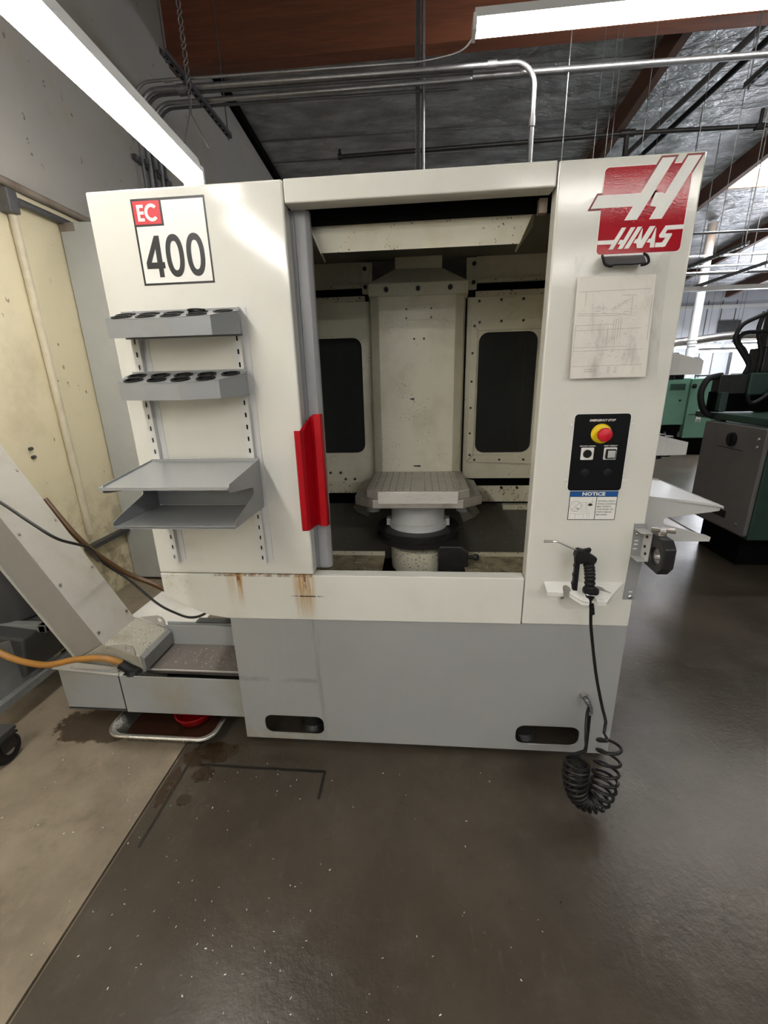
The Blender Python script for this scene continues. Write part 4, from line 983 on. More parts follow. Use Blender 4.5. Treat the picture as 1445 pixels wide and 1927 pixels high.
flank_rack(1.556, 'pale tool rack on the right side of the machine, upper one')
flank_rack(1.302, 'pale tool rack on the right side of the machine, middle one')

# ------------------------------------------------------------------ document sleeve and clip
sl = thing('plastic_sleeve', 'clear plastic sleeve with a drawing sheet hanging below the red logo', 'sleeve', (.56, -.02, 1.477))
pg_ = MB()
nx, nz = 14, 18
def sleeve_pt(i, k, off):
    u, v = i / nx, k / nz
    xl = .432 + (.428 - .432) * (1 - v); xr = .685 + .008 * (1 - v)
    return (xl + (xr - xl) * u, off - .008 * math.sin(u * 9 + v * 3) * (.3 + .7 * (1 - v)) - .012 * (1 - v), 1.477 + v * (1.805 - 1.477) + .004 * math.sin(u * 6))
vs_ = [sleeve_pt(i, k, -.020) for k in range(nz + 1) for i in range(nx + 1)]
pg_.add(vs_, [(k * (nx + 1) + i, k * (nx + 1) + i + 1, (k + 1) * (nx + 1) + i + 1, (k + 1) * (nx + 1) + i) for k in range(nz) for i in range(nx)])
pg_.build('pouch', 'clear_plastic', sl, smooth=True)
pp = MB(); py = lambda z: -.009 - .010 * (1.755 - z) / .277
pp.add([(.447, py(1.755), 1.755), (.661, py(1.755), 1.754), (.668, py(1.478), 1.479), (.450, py(1.478), 1.478), (.447, py(1.755) + .001, 1.755), (.661, py(1.755) + .001, 1.754), (.668, py(1.478) + .001, 1.479), (.450, py(1.478) + .001, 1.478)],
       [(0, 1, 2, 3), (7, 6, 5, 4), (0, 4, 5, 1), (1, 5, 6, 2), (2, 6, 7, 3), (3, 7, 4, 0)])
paper = pp.build('drawing_sheet', 'paper', sl)
dl = MB()
def inkline(x0, z0, x1, z1, w=.0007):
    y = py((z0 + z1) / 2); bar(dl, x0, z0, x1, z1, w, y - .0006, y - .0003)
for a in ((.455, 1.716, .650, 1.718), (.475, 1.716, .475, 1.672), (.455, 1.658, .575, 1.655), (.455, 1.653, .575, 1.650), (.575, 1.653, .612, 1.650), (.452, 1.626, .560, 1.627), (.452, 1.612, .640, 1.615),
          (.455, 1.565, .605, 1.566), (.453, 1.555, .650, 1.557), (.452, 1.512, .655, 1.514), (.560, 1.640, .560, 1.558), (.566, 1.640, .566, 1.556), (.573, 1.645, .573, 1.558), (.580, 1.645, .580, 1.566), (.545, 1.612, .545, 1.56),
          (.505, 1.672, .535, 1.673), (.505, 1.664, .520, 1.664), (.575, 1.703, .615, 1.703), (.545, 1.665, .590, 1.690), (.552, 1.660, .600, 1.695), (.453, 1.625, .453, 1.512), (.656, 1.70, .660, 1.49), (.604, 1.70, .606, 1.64), (.585, 1.66, .600, 1.66), (.59, 1.60, .60, 1.60)):
    inkline(*a)
for i in range(130):
    x = R.choice((R.uniform(.455, .655), R.gauss(.585, .025), R.gauss(.52, .03))); z = R.choice((R.uniform(1.49, 1.73), R.gauss(1.668, .014), R.gauss(1.555, .02)))
    if .452 < x < .655 and 1.485 < z < 1.74:
        l = R.uniform(.001, .006); inkline(x, z, x + l, z + R.uniform(-.0015, .0015), .0006)
for r in range(2):
    for k in range(7): inkline(.490 + k * .0045, 1.503 - r * .006, .4935 + k * .0045, 1.503 - r * .006, .0014)
for r in range(4):
    for k in range(2): inkline(.555 + k * .02, 1.508 - r * .005, .563 + k * .02, 1.508 - r * .005, .001)
stuff(dl.build('drawing_lines', 'ink', paper))
cl = thing('bulldog_clip', 'grey spring clip with black ends gripping the top of the plastic sleeve', 'clip', (.563, -.02, 1.772))
MB().prism([(-.0015, 1.806), (-.020, 1.800), (-.034, 1.785), (-.040, 1.777), (-.036, 1.776), (-.018, 1.794), (-.0015, 1.800)], 'x', .510, .616).build('jaw', 'galv_dark', cl, smooth=True)
for x, d in ((.508, -.004), (.618, .004)):
    MB().tube([(x + d * .2, -.012, 1.806), (x + d, -.028, 1.795), (x + d * .6, -.042, 1.778), (x - d * 2.5, -.044, 1.772), (x - d * 4.5, -.043, 1.7725)], .0035, 8, 4).build('arm', 'black', cl, smooth=True)
MB().tube([(.512, -.043, 1.7735), (.545, -.042, 1.7755), (.575, -.042, 1.7745), (.612, -.042, 1.7765)], .0018, 6, 4).build('jaw_edge', 'black', cl)

# ------------------------------------------------------------------ air gun, its holder and coiled hose
ho = thing('gun_holder', 'white folded holder with two cut-outs screwed on the right panel', 'holder', (.575, -.03, .715))
trz = lambda y: .791 + y * .40
plan = [(.437, -.001), (.438, -.046), (.491, -.048), (.4935, -.042), (.4935, -.030), (.4970, -.019), (.505, -.014), (.514, -.015), (.521, -.023), (.521, -.034), (.513, -.044), (.511, -.050),
        (.545, -.082), (.567, -.083), (.5685, -.062), (.5765, -.055), (.5845, -.055), (.592, -.062), (.5935, -.083), (.624, -.082), (.654, -.050), (.642, -.046), (.640, -.040), (.635, -.024), (.617, -.016), (.606, -.018), (.606, -.028), (.618, -.038), (.632, -.044), (.6535, -.049), (.708, -.001)]
plan = [(.437, -.001), (.438, -.046), (.491, -.048), (.4935, -.030), (.4970, -.019), (.505, -.014), (.514, -.015), (.521, -.023), (.521, -.034), (.513, -.044), (.511, -.050),
        (.545, -.082), (.567, -.083), (.5685, -.062), (.5765, -.055), (.5845, -.055), (.592, -.062), (.5935, -.083), (.624, -.082), (.654, -.050), (.708, -.001)]
mb = MB().prism(plan, 'z', 0, .0025, holes=[[(.610, -.016), (.604, -.021), (.605, -.028), (.614, -.034), (.630, -.039), (.648, -.047), (.651, -.043), (.637, -.032), (.630, -.022), (.620, -.016)]])
mb.v = [(x, y, trz(y) - .0025 + z) for x, y, z in mb.v]
mb.build('tray', 'sign_white', ho)
lip = MB()
for (a, b_) in (((.511, -.050), (.545, -.082)), ((.545, -.082), (.567, -.083)), ((.5935, -.083), (.624, -.082)), ((.624, -.082), (.654, -.050)), ((.438, -.046), (.491, -.048))):
    lip.slab([(a[0], a[1], trz(a[1])), (b_[0], b_[1], trz(b_[1])), (b_[0], b_[1], trz(b_[1]) - .013), (a[0], a[1], trz(a[1]) - .013)], .002)
lip.build('lip', 'sign_white', ho)
MB().prism([(.437, .7915), (.708, .7915), (.700, .745), (.675, .718), (.650, .712), (.495, .712), (.462, .722), (.445, .750)], 'y', -.0014, 0).build('back_plate', 'white_paint_plain', ho)
for x in (.505, .655): MB().lathe([(.006, -.0014), (.006, -.003), (.004, -.005), (0, -.0055)], (x, 0, .729), 14, 'y').build('screw', 'chrome', ho, smooth=True)
for x in (.553, .609): MB().box(x - .0075, x + .0075, -.079, -.072, trz(-.075) + .0005, trz(-.075) + .004).build('tab', 'sign_white', ho, bevel=.001)
gun = thing('air_gun', 'black blow gun with a bent chrome nozzle standing in the white holder', 'air gun', (.578, -.058, .737))
Y = -.060
MB().tube([(.513, Y, .936), (.480, Y, .951), (.454, Y, .963), (.444, Y, .966), (.434, Y, .9665)], .0026, 8, 4).build('nozzle_tube', 'chrome', gun, smooth=True)
MB().cyl((.435, Y, .9665), (.407, Y, .9665), .0042, n=12).build('nozzle_tip', 'steel', gun, smooth=True)
MB().prism([(.507, .916), (.511, .938), (.520, .942), (.536, .938), (.579, .912), (.577, .899), (.571, .889), (.541, .896), (.527, .889), (.516, .902)], 'y', Y - .014, Y + .014).build('body', 'black_rubber', gun, bevel=.004, seg=3)
MB().prism([(.528, .938), (.556, .945), (.560, .940), (.556, .928), (.540, .930)], 'y', Y - .006, Y + .006).build('hook', 'black_rubber', gun, bevel=.002)
MB().prism([(.508, .918), (.5255, .900), (.5275, .886), (.5290, .790), (.514, .792), (.512, .806), (.5095, .814), (.5125, .822), (.5125, .838), (.5095, .846), (.513, .855), (.513, .872), (.5095, .879), (.5125, .888)], 'y', Y - .008, Y + .008).build('trigger', 'black_rubber', gun, bevel=.002)
gp = MB()
prof = []
gp.tube([(.555, Y, .894), (.562, Y, .870), (.567, Y, .84), (.5705, Y, .80), (.5705, Y, .788)], lambda t: .0165 + .0015 * math.sin(t * 62), 16, 14)
gp.build('grip', 'black_rubber', gun, smooth=True)
MB().lathe([(.019, .800), (.0255, .795), (.0265, .788), (.025, .784), (.0165, .775), (.014, .765), (.008, .752), (.0075, .737), (0, .737)], (.5755, Y, 0), 24).build('collar', 'black_rubber', gun, smooth=True)
MB().lathe([(.0255, .7835), (.0262, .7825), (.0255, .7815), (.02, .781), (0, .781)], (.5755, Y, 0), 24).build('collar_ring', 'chrome', gun, smooth=True)
ch = thing('coiled_hose', 'black coiled air hose hanging from the gun and bunched on the floor', 'hose', (.58, -.2, .005))
r0 = .0055
path = [(.582, Y, .737), (.584, Y, .72), (.590, -.062, .66), (.600, -.066, .60), (.622, -.075, .48), (.640, -.085, .40), (.655, -.10, .335), (.662, -.12, .30), (.655, -.135, .265)]
# loose upper turns then the tight bunch: a helix swept round a U shaped centre line
def helix(center, frames, turns, rad, n=14):
    out = []
    N = int(turns * n)
    for i in range(N + 1):
        s = i / N
        c_, ax = center(s)
        ax = ax.normalized(); u = ax.cross(Vector((0, 1, 0.2))).normalized(); v_ = ax.cross(u)
        a = 2 * PI * turns * s
        out.append(c_ + (u * math.cos(a) + v_ * math.sin(a)) * rad(s))
    return out
KC = [Vector(p) for p in ((.655, -.150, .285), (.660, -.175, .235), (.645, -.205, .17), (.635, -.225, .115), (.618, -.235, .070), (.590, -.235, .055), (.560, -.230, .070), (.545, -.225, .110), (.540, -.215, .165), (.545, -.205, .205))]
def kc(s):
    m = len(KC) - 1; x = s * m; i = min(int(x), m - 1); t_ = x - i
    g_ = lambda k: KC[min(max(k, 0), m)]
    p0, p1, p2, p3 = g_(i - 1), g_(i), g_(i + 1), g_(i + 2)
    q = .5 * ((2 * p1) + (p2 - p0) * t_ + (2 * p0 - 5 * p1 + 4 * p2 - p3) * t_ * t_ + (3 * p1 - p0 - 3 * p2 + p3) * t_ ** 3)
    return q
def cen(s):
    s2 = s ** .72 if s > 0 else 0      # first turns stretched, last turns tight
    s2 = s * .55 + .45 * s ** .6
    return kc(s2), kc(min(s2 + .01, 1)) - kc(max(s2 - .01, 0))
hx = helix(cen, None, 21, lambda s: .034 + .006 * math.sin(s * 9))
hx = [Vector((p.x, p.y, max(p.z, .008))) for p in hx]
MB().tube([Vector(p) for p in path] + hx[4:-2] + [Vector((.58, -.17, .215)), Vector((.598, -.13, .225)), Vector((.606, -.10, .25))], r0, 8, 2).build('coil', 'black_hose', ch, smooth=True)
MB().tube([(.606, -.10, .25), (.614, -.075, .29), (.628, -.052, .30)], r0, 8, 4).build('return_hose', 'black_hose', ch, smooth=True)
MB().tube([(.628, .004, .3085), (.628, -.028, .309), (.631, -.045, .306), (.634, -.053, .292), (.634, -.055, .27), (.630, -.062, .225), (.622, -.075, .19), (.606, -.10, .245)][:5], lambda t: .0085 + .0014 * math.sin(t * 75), 10, 12).build('strain_relief', 'galv_dark', ch, smooth=True)
MB().tube([(.634, -.055, .272), (.634, -.058, .235), (.628, -.075, .18), (.612, -.11, .15), (.590, -.15, .19)], r0, 8, 4).build('return_hose', 'black_hose', ch, smooth=True)
MB().lathe([(.013, .005), (.013, -.006), (.011, -.012), (0, -.012)], (.628, 0, .3085), 16, 'y').build('fitting', 'steel', ch, smooth=True)
MB().tube([(.590, -.062, .70), (.587, -.061, .72), (.583, Y, .738)], lambda t: .0075 + .0012 * math.sin(t * 80), 10, 16).build('strain_relief', 'black_rubber', ch, smooth=True)

# ------------------------------------------------------------------ tool clamp bracket on the right edge
br = thing('tool_bracket', 'grey bracket with a black ring block and star knob on the right edge', 'bracket', (.745, -.03, .726))
MB().prism([(.7125, .726), (.7520, .726), (.7560, .892), (.754, 1.009), (.712, 1.009), (.7155, .892)], 'y', -.0025, -.0004).build('back_strip', 'shelf_grey', br)
MB().box(.7155, .750, -.050, -.0025, .990, .9925).box(.7155, .750, -.050, -.0025, .892, .8945).box(.7475, .750, -.050, -.0025, .8945, .990).build('channel', 'shelf_light', br)
for y, z in ((-.027, .972), (-.022, .936), (-.032, .914)):
    MB().lathe([(.005, 0), (.005, -.003), (.003, -.0045), (0, -.0045)], (.7475, y, z), 12, 'x').build('screw', 'iron_dark', br)
MB().lathe([(.0075, -.0025), (.007, -.006), (.004, -.008), (0, -.008)], (.726, 0, .973), 14, 'y').lathe([(.0075, -.0025), (.007, -.006), (.004, -.008), (0, -.008)], (.7345, 0, .7375), 14, 'y').build('screw', 'chrome', br, smooth=True)
for (x, z) in ((.727, .949), (.727, .936), (.726, .920), (.735, .757)): MB().box(x - .006, x + .006, -.0032, -.0026, z - .002, z + .002).build('slot', 'sign_white', br)
ringp = [(-.02, .990), (-.105, .990), (-.128, .965), (-.128, .902), (-.104, .872), (-.02, .876)]
MB().prism(ringp, 'x', .751, .787, holes=[circ(-.078, .925, .029, .029, n=24)]).build('ring_block', 'iron_dark', br, bevel=.004)
MB().prism(circ(-.078, .925, .029, n=24), 'x', .762, .787, holes=[circ(-.078, .925, .0225, n=24)]).build('ring_insert', 'steel', br)
kn = MB().cyl((.768, -.070, .990), (.768, -.070, 1.006), .012, n=16)
for k in range(4):
    a = PI / 4 + k * PI / 2 + .3
    M = Matrix.Translation((.768, -.070, 1.012)) @ Matrix.Rotation(a, 4, 'Z')
    kn.box(0, .034, -.008, .008, -.007, .007, M)
kn.build('star_knob', 'chrome', br, bevel=.003)

# ------------------------------------------------------------------ chip conveyor
cv = thing('chip_conveyor', 'grey sheet metal chip conveyor rising to the left of the machine', 'conveyor', (-1.3, .2, .085))
MB().box(-1.312, -.752, .050, .054, .088, .281).build('trough_side', 'trough_grey', cv, bevel=.001)
MB().box(-1.600, -1.318, .056, .060, .098, .305).box(-1.312, -1.318, .05, .06, .09, .29).build('trough_side', 'trough_grey', cv, bevel=.001)
MB().slab([(-1.625, .050, .303), (-1.300, .050, .278), (-1.290, .085, .290), (-1.585, .085, .318)], .004).build('trough_flange', 'conveyor_light', cv)
for x in (-1.54, -1.36): MB().cyl((x, .068, .303 - (x + 1.6) * .07), (x, .068, .313 - (x + 1.6) * .07), .008, n=12).build('bolt', 'steel', cv)
MB().box(-1.60, -.752, .33, .334, .09, .36).build('trough_wall', 'grey_paint', cv)
MB().box(-1.60, -.752, .055, .333, .088, .092).build('trough_floor', 'cart_dark', cv)
MB().box(-1.318, -1.313, .0495, .0545, .088, .285).build('seam_bead', 'black', cv)
MB().slab([(-1.262, .143, .250), (-.752, .143, .245), (-.752, .333, .250), (-1.250, .333, .252)], .003).slab([(-1.262, .143, .252), (-.752, .143, .247), (-.752, .143, .225), (-1.262, .143, .228)], .003).build('chip_tray', 'tray_dirty', cv)
MB().box(-1.30, -.752, .136, .1425, .246, .2515).build('tray_edge', 'steel_bright', cv)
MB().box(-1.30, -.752, .065, .14, .20, .205).build('tray_gap', 'dark_void', cv)
# inclined housing: sloped box
d = Vector((-.314, 0, .605)).normalized()
a0 = Vector((-1.535, 0, .325)); a1 = Vector((-1.395, 0, .408))
Lh = 1.6
def inc(mb, p, q, y0, y1):
    P = [p, q, q + d * Lh, p + d * Lh]
    mb.add([(v.x, y0, v.z) for v in P] + [(v.x, y1, v.z) for v in P], [(0, 1, 2, 3), (7, 6, 5, 4), (0, 4, 5, 1), (1, 5, 6, 2), (2, 6, 7, 3), (3, 7, 4, 0)]); return mb
inc(MB(), a0, a1, .100, .305).build('incline_housing', 'conveyor_grey', cv, bevel=.003)
nrm = Vector((d.z, 0, -d.x))
inc(MB(), a1 - d * .02, a1 + nrm * .004 - d * .02, .094, .312).build('incline_cover', 'conveyor_light', cv, bevel=.001)
inc(MB(), a0 - nrm * .012, a0, .096, .112).build('incline_rail', 'conveyor_light', cv)
for k in range(6):
    for y in (.11, .296):
        p = a1 + d * (.05 + k * .26) + nrm * .004
        MB().cyl((p.x, y, p.z), (p.x + nrm.x * .005, y, p.z + nrm.z * .005), .006, n=10).build('bolt', 'steel', cv)
# foot casting between incline and trough
ft = MB()
ft.prism([(-1.60, .10), (-1.60, .30), (-1.535, .325), (-1.395, .408), (-1.238, .346), (-1.230, .262), (-1.26, .235), (-1.26, .10)], 'y', .100, .325)
ft.build('foot', 'foot_dirty', cv, bevel=.006)
for y in (.094, .325):
    MB().prism([(-1.375, .402), (-1.285, .415), (-1.262, .405), (-1.252, .385), (-1.252, .352)], 'y', y, y + .006, holes=[circ(-1.277, .389, .0125, n=14)]).build('lifting_ear', 'conveyor_light', cv)
MB().prism([(-1.238, .346), (-1.222, .332), (-1.222, .268), (-1.232, .262)], 'y', .105, .32).build('foot_end', 'cart_grey', cv)
# black sealant lump
MB().lathe([(.02, 0), (.034, .008), (.022, .022), (0, .026)], (-1.262, .078, .272), 12).build('sealant', 'black', cv, smooth=True)
MB().tube([(-1.318, .081, .318), (-1.29, .080, .300), (-1.262, .085, .280)], .021, 14, 4).build('drain_socket', 'black', cv, smooth=True)
# frame under the machine, left of the plinth
mf = thing('under_frame', 'dark bars and grey plate under the left end of the machine', 'frame', (-.9, .42, .25))
for i, (z, r) in enumerate(((.47, .016), (.43, .013), (.39, .016))): MB().cyl((-1.05, .46 + i * .0, z), (-.76, .46, z), r, n=10).build('rod', 'iron_dark', mf)
MB().prism([(-1.25, .27), (-.76, .27), (-.76, .37), (-1.25, .37)], 'y', .345, .350, holes=[[(-1.13, .30), (-.99, .30), (-.99, .335), (-1.13, .335)]]).build('plate', 'grey_paint', mf)
MB().box(-1.10, -.76, .34, .38, .37, .376).build('ledge', 'cart_dark', mf)
tag(MB().slab([(-1.401, .568, .416), (-1.511, .437, .337), (-1.149, .356, .289), (-1.086, .452, .346), (-1.02, .62, .447), (-1.2, .66, .471)], .004).build('drip_sheet', 'sheet_white'), 'white plastic drip sheet slanting under the left end of the machine', 'sheet')

# hoses and cables
tag(MB().tube([(-2.02, -.02, .56), (-1.86, .01, .45), (-1.755, .02, .375), (-1.62, .025, .345), (-1.49, .04, .365), (-1.38, .06, .362), (-1.325, .075, .335), (-1.295, .09, .30)], .0135, 12, 8).build('coolant_hose', 'orange_hose', smooth=True), 'tan rubber hose looping along the conveyor trough into a fitting', 'hose')
tag(MB().cyl((-1.318, .081, .322), (-1.305, .086, .308), .017, n=14).build('hose_fitting', 'yellow' if False else 'steel'), 'brass-edged hose fitting at the end of the tan hose', 'fitting')
tag(MB().tube([(-1.75, .05, 1.14), (-1.66, .075, 1.067), (-1.55, .08, .974), (-1.475, .10, .90), (-1.44, .20, .82), (-1.47, .30, .70), (-1.40, .34, .60), (-1.28, .34, .475), (-1.18, .32, .435), (-1.07, .26, .45), (-.96, .20, .51), (-.90, .2, .58), (-.86, .22, .70)], .006, 8, 8).build('black_cable', 'black_hose', smooth=True), 'thin black cable draped over the incline and under the machine', 'cable')
tag(MB().tube([(-1.80, .42, .98), (-1.67, .40, .80), (-1.60, .45, .66), (-1.52, .50, .55), (-1.42, .52, .49), (-1.30, .5, .45), (-1.12, .48, .44), (-1.0, .47, .47)], .013, 10, 8).build('brown_hose', 'brown_hose', smooth=True), 'brown hose sagging behind the incline to the machine', 'hose')

# foil pan with oil and a red bowl
pn = thing('foil_pan', 'aluminium foil pan of dark oil under the conveyor trough', 'pan', (-1.11, .12, 0))
def rr3(x0, x1, y0, y1, r, z): return [(a, b_, z) for a, b_ in rrect(x0, x1, y0, y1, r, 6)]
L_ = [rr3(-1.285, -.93, -.022, .25, .05, .001), rr3(-1.335, -.885, -.045, .29, .06, .062), rr3(-1.352, -.868, -.062, .307, .07, .066), rr3(-1.356, -.864, -.066, .311, .07, .060), rr3(-1.333, -.887, -.043, .288, .06, .058), rr3(-1.283, -.932, -.020, .248, .05, .004)]
# flute the wall
n = len(L_[0]); mb = MB(); mb.add([p for l in L_ for p in l], [(i * n + k, i * n + (k + 1) % n, (i + 1) * n + (k + 1) % n, (i + 1) * n + k) for i in range(5) for k in range(n)] + [tuple(range(n)), tuple(5 * n + k for k in range(n))])
mb.build('tray', 'foil_pan', pn, smooth=True)
fl = MB()
for k in range(26):
    x = -1.275 + k * .0135
    fl.slab([(x, -.0245, .004), (x + .006, -.0245, .004), (x + .006, -.046, .056), (x, -.046, .056)], .0025)
stuff(fl.build('flutes', 'foil_pan', pn))
rm = MB().tube([(a, b_, .066) for a, b_ in rrect(-1.354, -.866, -.064, .309, .07, 6)], .005, 8, 1, True).build('rolled_rim', 'foil_pan', pn, smooth=True)
MB().prism(rrect(-1.31, -.905, -.032, .272, .055), 'z', .020, .024).build('oil', 'oil', pn)
tag(MB().lathe([(.05, .025), (.066, .032), (.080, .060), (.084, .074), (.080, .075), (.074, .062), (.05, .038), (0, .035)], (-1.03, .10, 0), 28).build('red_bowl', 'red_bowl', smooth=True), 'red plastic bowl standing in the foil pan', 'bowl')

# chip hopper cart at the left edge
ct = thing('chip_cart', 'dark grey chip cart on casters at the left edge', 'cart', (-2.05, .3, 0))
MB().prism([(-2.28, .45), (-1.80, .40), (-1.84, .20), (-1.95, .15), (-2.28, .15)], 'y', .12, .50).build('hopper', 'cart_dark', ct, bevel=.01)
MB().box(-2.20, -1.76, .20, .24, .385, .425).box(-1.80, -1.76, .20, .50, .385, .425).build('top_rail', 'cart_grey', ct, bevel=.005)
MB().prism([(-.02, .165), (.30, .165), (.30, .34), (.10, .40), (-.02, .44)], 'x', -1.875, -1.865).build('side_plate', 'cart_grey', ct)
MB().box(-1.875, -1.835, -.10, .50, .125, .165).box(-2.25, -1.84, .46, .50, .125, .165).build('base_frame', 'cart_grey', ct, bevel=.004)
MB().cyl((-2.03, .34, .42), (-2.03, .34, .90), .14, n=24).build('drum', 'cart_dark', ct, smooth=True)
for (x, y) in ((-1.725, -.15), (-2.2, -.12), (-1.9, .45), (-2.22, .45)):
    cs = MB().box(x - .04, x + .04, y - .04, y + .04, .118, .126).box(x - .032, x - .028, y - .03, y + .03, .06, .118).box(x + .028, x + .032, y - .03, y + .03, .06, .118).build('caster', 'iron_dark', ct)
    MB().lathe([(.02, -.024), (.05, -.024), (.06, -.016), (.06, .016), (.05, .024), (.02, .024)], (x, y, .060), 24, 'x').build('wheel', 'black_rubber', cs, smooth=True)
    MB().lathe([(.015, -.027), (.02, -.027), (.02, .027), (.015, .027)], (x, y, .06), 12, 'x').build('hub', 'galvanised', cs, smooth=True)
MB().box(-2.25, -1.70, -.17, -.10, .126, .14).build('cross_bar', 'cart_dark', ct)

# ------------------------------------------------------------------ lathe at the right edge
lt = thing('lathe', 'dark green lathe with a grey side cabinet door at the right edge', 'lathe', (2.95, 2.1, 0))
MB().box(2.52, 4.0, 1.95, 2.42, .0, .31).build('base', 'dark_void', lt)  # black box standing in for the shade under the cabinet
MB().box(2.38, 4.0, 1.705, 2.38, .30, 1.105).build('cabinet', 'machine_green_dark', lt, bevel=.008)
dp = MB().prism(rrect(1.715, 2.378, .322, 1.102, .02), 'x', 2.350, 2.380).build('cabinet_door', 'cabinet_grey', lt, bevel=.005)
dp['label'] = 'grey cabinet door with a black rotary switch'
MB().lathe([(.052, 0), (.052, -.012), (.04, -.016), (0, -.016)], (2.350, 2.03, .995), 24, 'x').build('switch_plate', 'black', dp, smooth=True)
MB().box(2.318, 2.336, 2.022, 2.038, .955, 1.035).build('switch_handle', 'black', dp, bevel=.003)
for (y, z) in ((1.765, 1.03), (1.765, .975), (1.80, .395)): MB().lathe([(.012, 0), (.012, -.006), (.008, -.010), (0, -.010)], (2.35, y, z), 12, 'x').build('door_screw', 'chrome', dp, smooth=True)
MB().box(2.347, 2.350, 1.93, 2.10, .40, .455).build('name_plate', 'black', dp)
MB().box(2.347, 2.350, 1.90, 2.17, .925, .930).build('plate_edge', 'iron_dark', dp)
MB().box(2.40, 4.2, 1.74, 2.62, 1.115, 1.165).build('bed_plate', 'machine_green_dark', lt, bevel=.006)
MB().box(2.38, 3.2, 2.38, 2.46, 1.17, 1.33).build('gap_dark', 'dark_void', lt)  # black box painting the dark open gap above the bed
MB().box(2.39, 2.60, 2.36, 2.46, 1.312, 1.462).build('upper_box', 'iron_dark', lt, bevel=.006)
MB().box(2.60, 3.4, 2.34, 2.60, 1.30, 1.47).build('headstock', 'machine_green_dark', lt, bevel=.01)
MB().box(2.395, 2.45, 2.32, 2.37, 1.18, 1.325).build('support_post', 'machine_green_dark', lt, bevel=.004)
MB().box(2.60, 2.71, 2.44, 2.45, 1.225, 1.268).build('label_plate', 'cabinet_grey', lt)
MB().box(2.85, 3.6, 2.30, 2.60, 1.165, 1.31).build('tool_slide', 'machine_green_dark', lt, bevel=.01)
MB().tube([(2.42, 2.4, 1.455), (2.387, 2.4, 1.451), (2.318, 2.4, 1.428), (2.285, 2.4, 1.342), (2.297, 2.4, 1.257), (2.342, 2.4, 1.171), (2.431, 2.4, 1.128), (2.515, 2.4, 1.128)], .024, 12, 8).build('hose_loop', 'black_rubber', lt, smooth=True)
for pth in ([(2.584, 2.4, 1.466), (2.600, 2.4, 1.530), (2.545, 2.4, 1.61), (2.482, 2.4, 1.69), (2.462, 2.4, 1.745), (2.495, 2.4, 1.827), (2.58, 2.4, 1.875), (2.72, 2.4, 1.925), (2.95, 2.42, 1.96), (3.1, 2.45, 1.7)],
            [(2.598, 2.42, 1.466), (2.615, 2.42, 1.545), (2.565, 2.42, 1.64), (2.515, 2.42, 1.69), (2.505, 2.42, 1.74), (2.545, 2.42, 1.772), (2.635, 2.42, 1.775), (2.78, 2.42, 1.77), (3.0, 2.45, 1.6)],
            [(2.66, 2.43, 1.92), (2.64, 2.43, 1.80), (2.67, 2.43, 1.70), (2.70, 2.43, 1.6), (2.70, 2.44, 1.47)],
            [(2.58, 2.3, 1.30), (2.592, 2.3, 1.256), (2.635, 2.3, 1.243), (2.72, 2.3, 1.30), (2.8, 2.3, 1.38)]):
    MB().tube(pth, .016, 10, 8).build('hose', 'black_rubber', lt, smooth=True)
MB().box(2.72, 3.1, 2.42, 2.6, 1.47, 1.66).cyl((2.78, 2.5, 1.66), (2.78, 2.5, 1.95), .05, n=14).cyl((2.92, 2.5, 1.66), (2.92, 2.5, 1.82), .04, n=14).build('valve_block', 'iron_dark', lt, bevel=.008)

# ------------------------------------------------------------------ far green machine, column and others
gm = thing('green_machine', 'light green machine in the background with a vented door', 'machine', (4.6, 7.4, 0))
MB().box(3.4, 4.83, 7.0, 8.0, .56, 1.385).build('body', 'machine_green', gm, bevel=.01)
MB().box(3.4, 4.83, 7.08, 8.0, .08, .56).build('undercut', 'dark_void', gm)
MB().box(4.84, 5.35, 6.97, 8.0, .32, 1.375).build('cabinet', 'machine_green', gm, bevel=.01)
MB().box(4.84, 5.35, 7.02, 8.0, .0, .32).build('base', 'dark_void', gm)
vt = MB()
for k in range(12): vt.box(4.50 + k * .022, 4.513 + k * .022, 6.992, 7.0, 1.18, 1.29)
stuff(vt.build('vent_louvres', 'machine_green_dark', gm))
MB().lathe([(.04, 0), (.04, -.02), (.018, -.024), (.018, -.05), (0, -.05)], (4.885, 6.97, 1.245), 16, 'y').build('lock_knob', 'black', gm, smooth=True)
MB().cyl((4.70, 6.985, 1.0), (4.70, 7.0, 1.0), .018, n=12).build('lock', 'black', gm)
MB().box(4.88, 5.0, 6.955, 6.97, .745, .755).build('handle', 'black', gm)
lb = MB().box(5.02, 5.10, 6.966, 6.97, .61, .80).build('warning_label', 'sign_white', gm)
MB().box(5.025, 5.095, 6.964, 6.966, .765, .795).build('label_band', 'sign_red', lb)
MB().box(5.03, 5.09, 6.964, 6.966, .615, .66).build('label_block', 'ink', lb)
MB().prism(circ(5.06, .715, .022, n=14), 'y', 6.964, 6.966).build('label_mark', 'ink', lb)
MB().tube([(4.95, 7.1, 1.375), (4.95, 7.1, 1.42), (5.2, 7.1, 1.42), (5.2, 7.1, 1.375)], .012, 8, 1).build('grab_rail', 'black', gm)
for x in (3.55, 3.7, 3.95, 4.2, 4.45): MB().lathe([(.03, 0), (.03, .05), (.02, .06), (.02, .09), (0, .09)], (x + .35, 7.03, .56 - .22), 10).build('fitting', 'galv_dark', gm)
tag(box(3.3, 4.9, 8.2, 9.2, .0, 1.52).build('white_enclosure', 'fixture_white', bevel=.02), 'white machine enclosure behind the light green machine', 'machine')
cl_ = thing('roof_column', 'round white steel column carrying the roof in the background', 'column', (5.86, 9.0, 0))
MB().cyl((5.86, 9.0, 0), (5.86, 9.0, roof_z(9.0) - .05), .085, n=20).build('shaft', 'pipe_white', cl_, smooth=True)
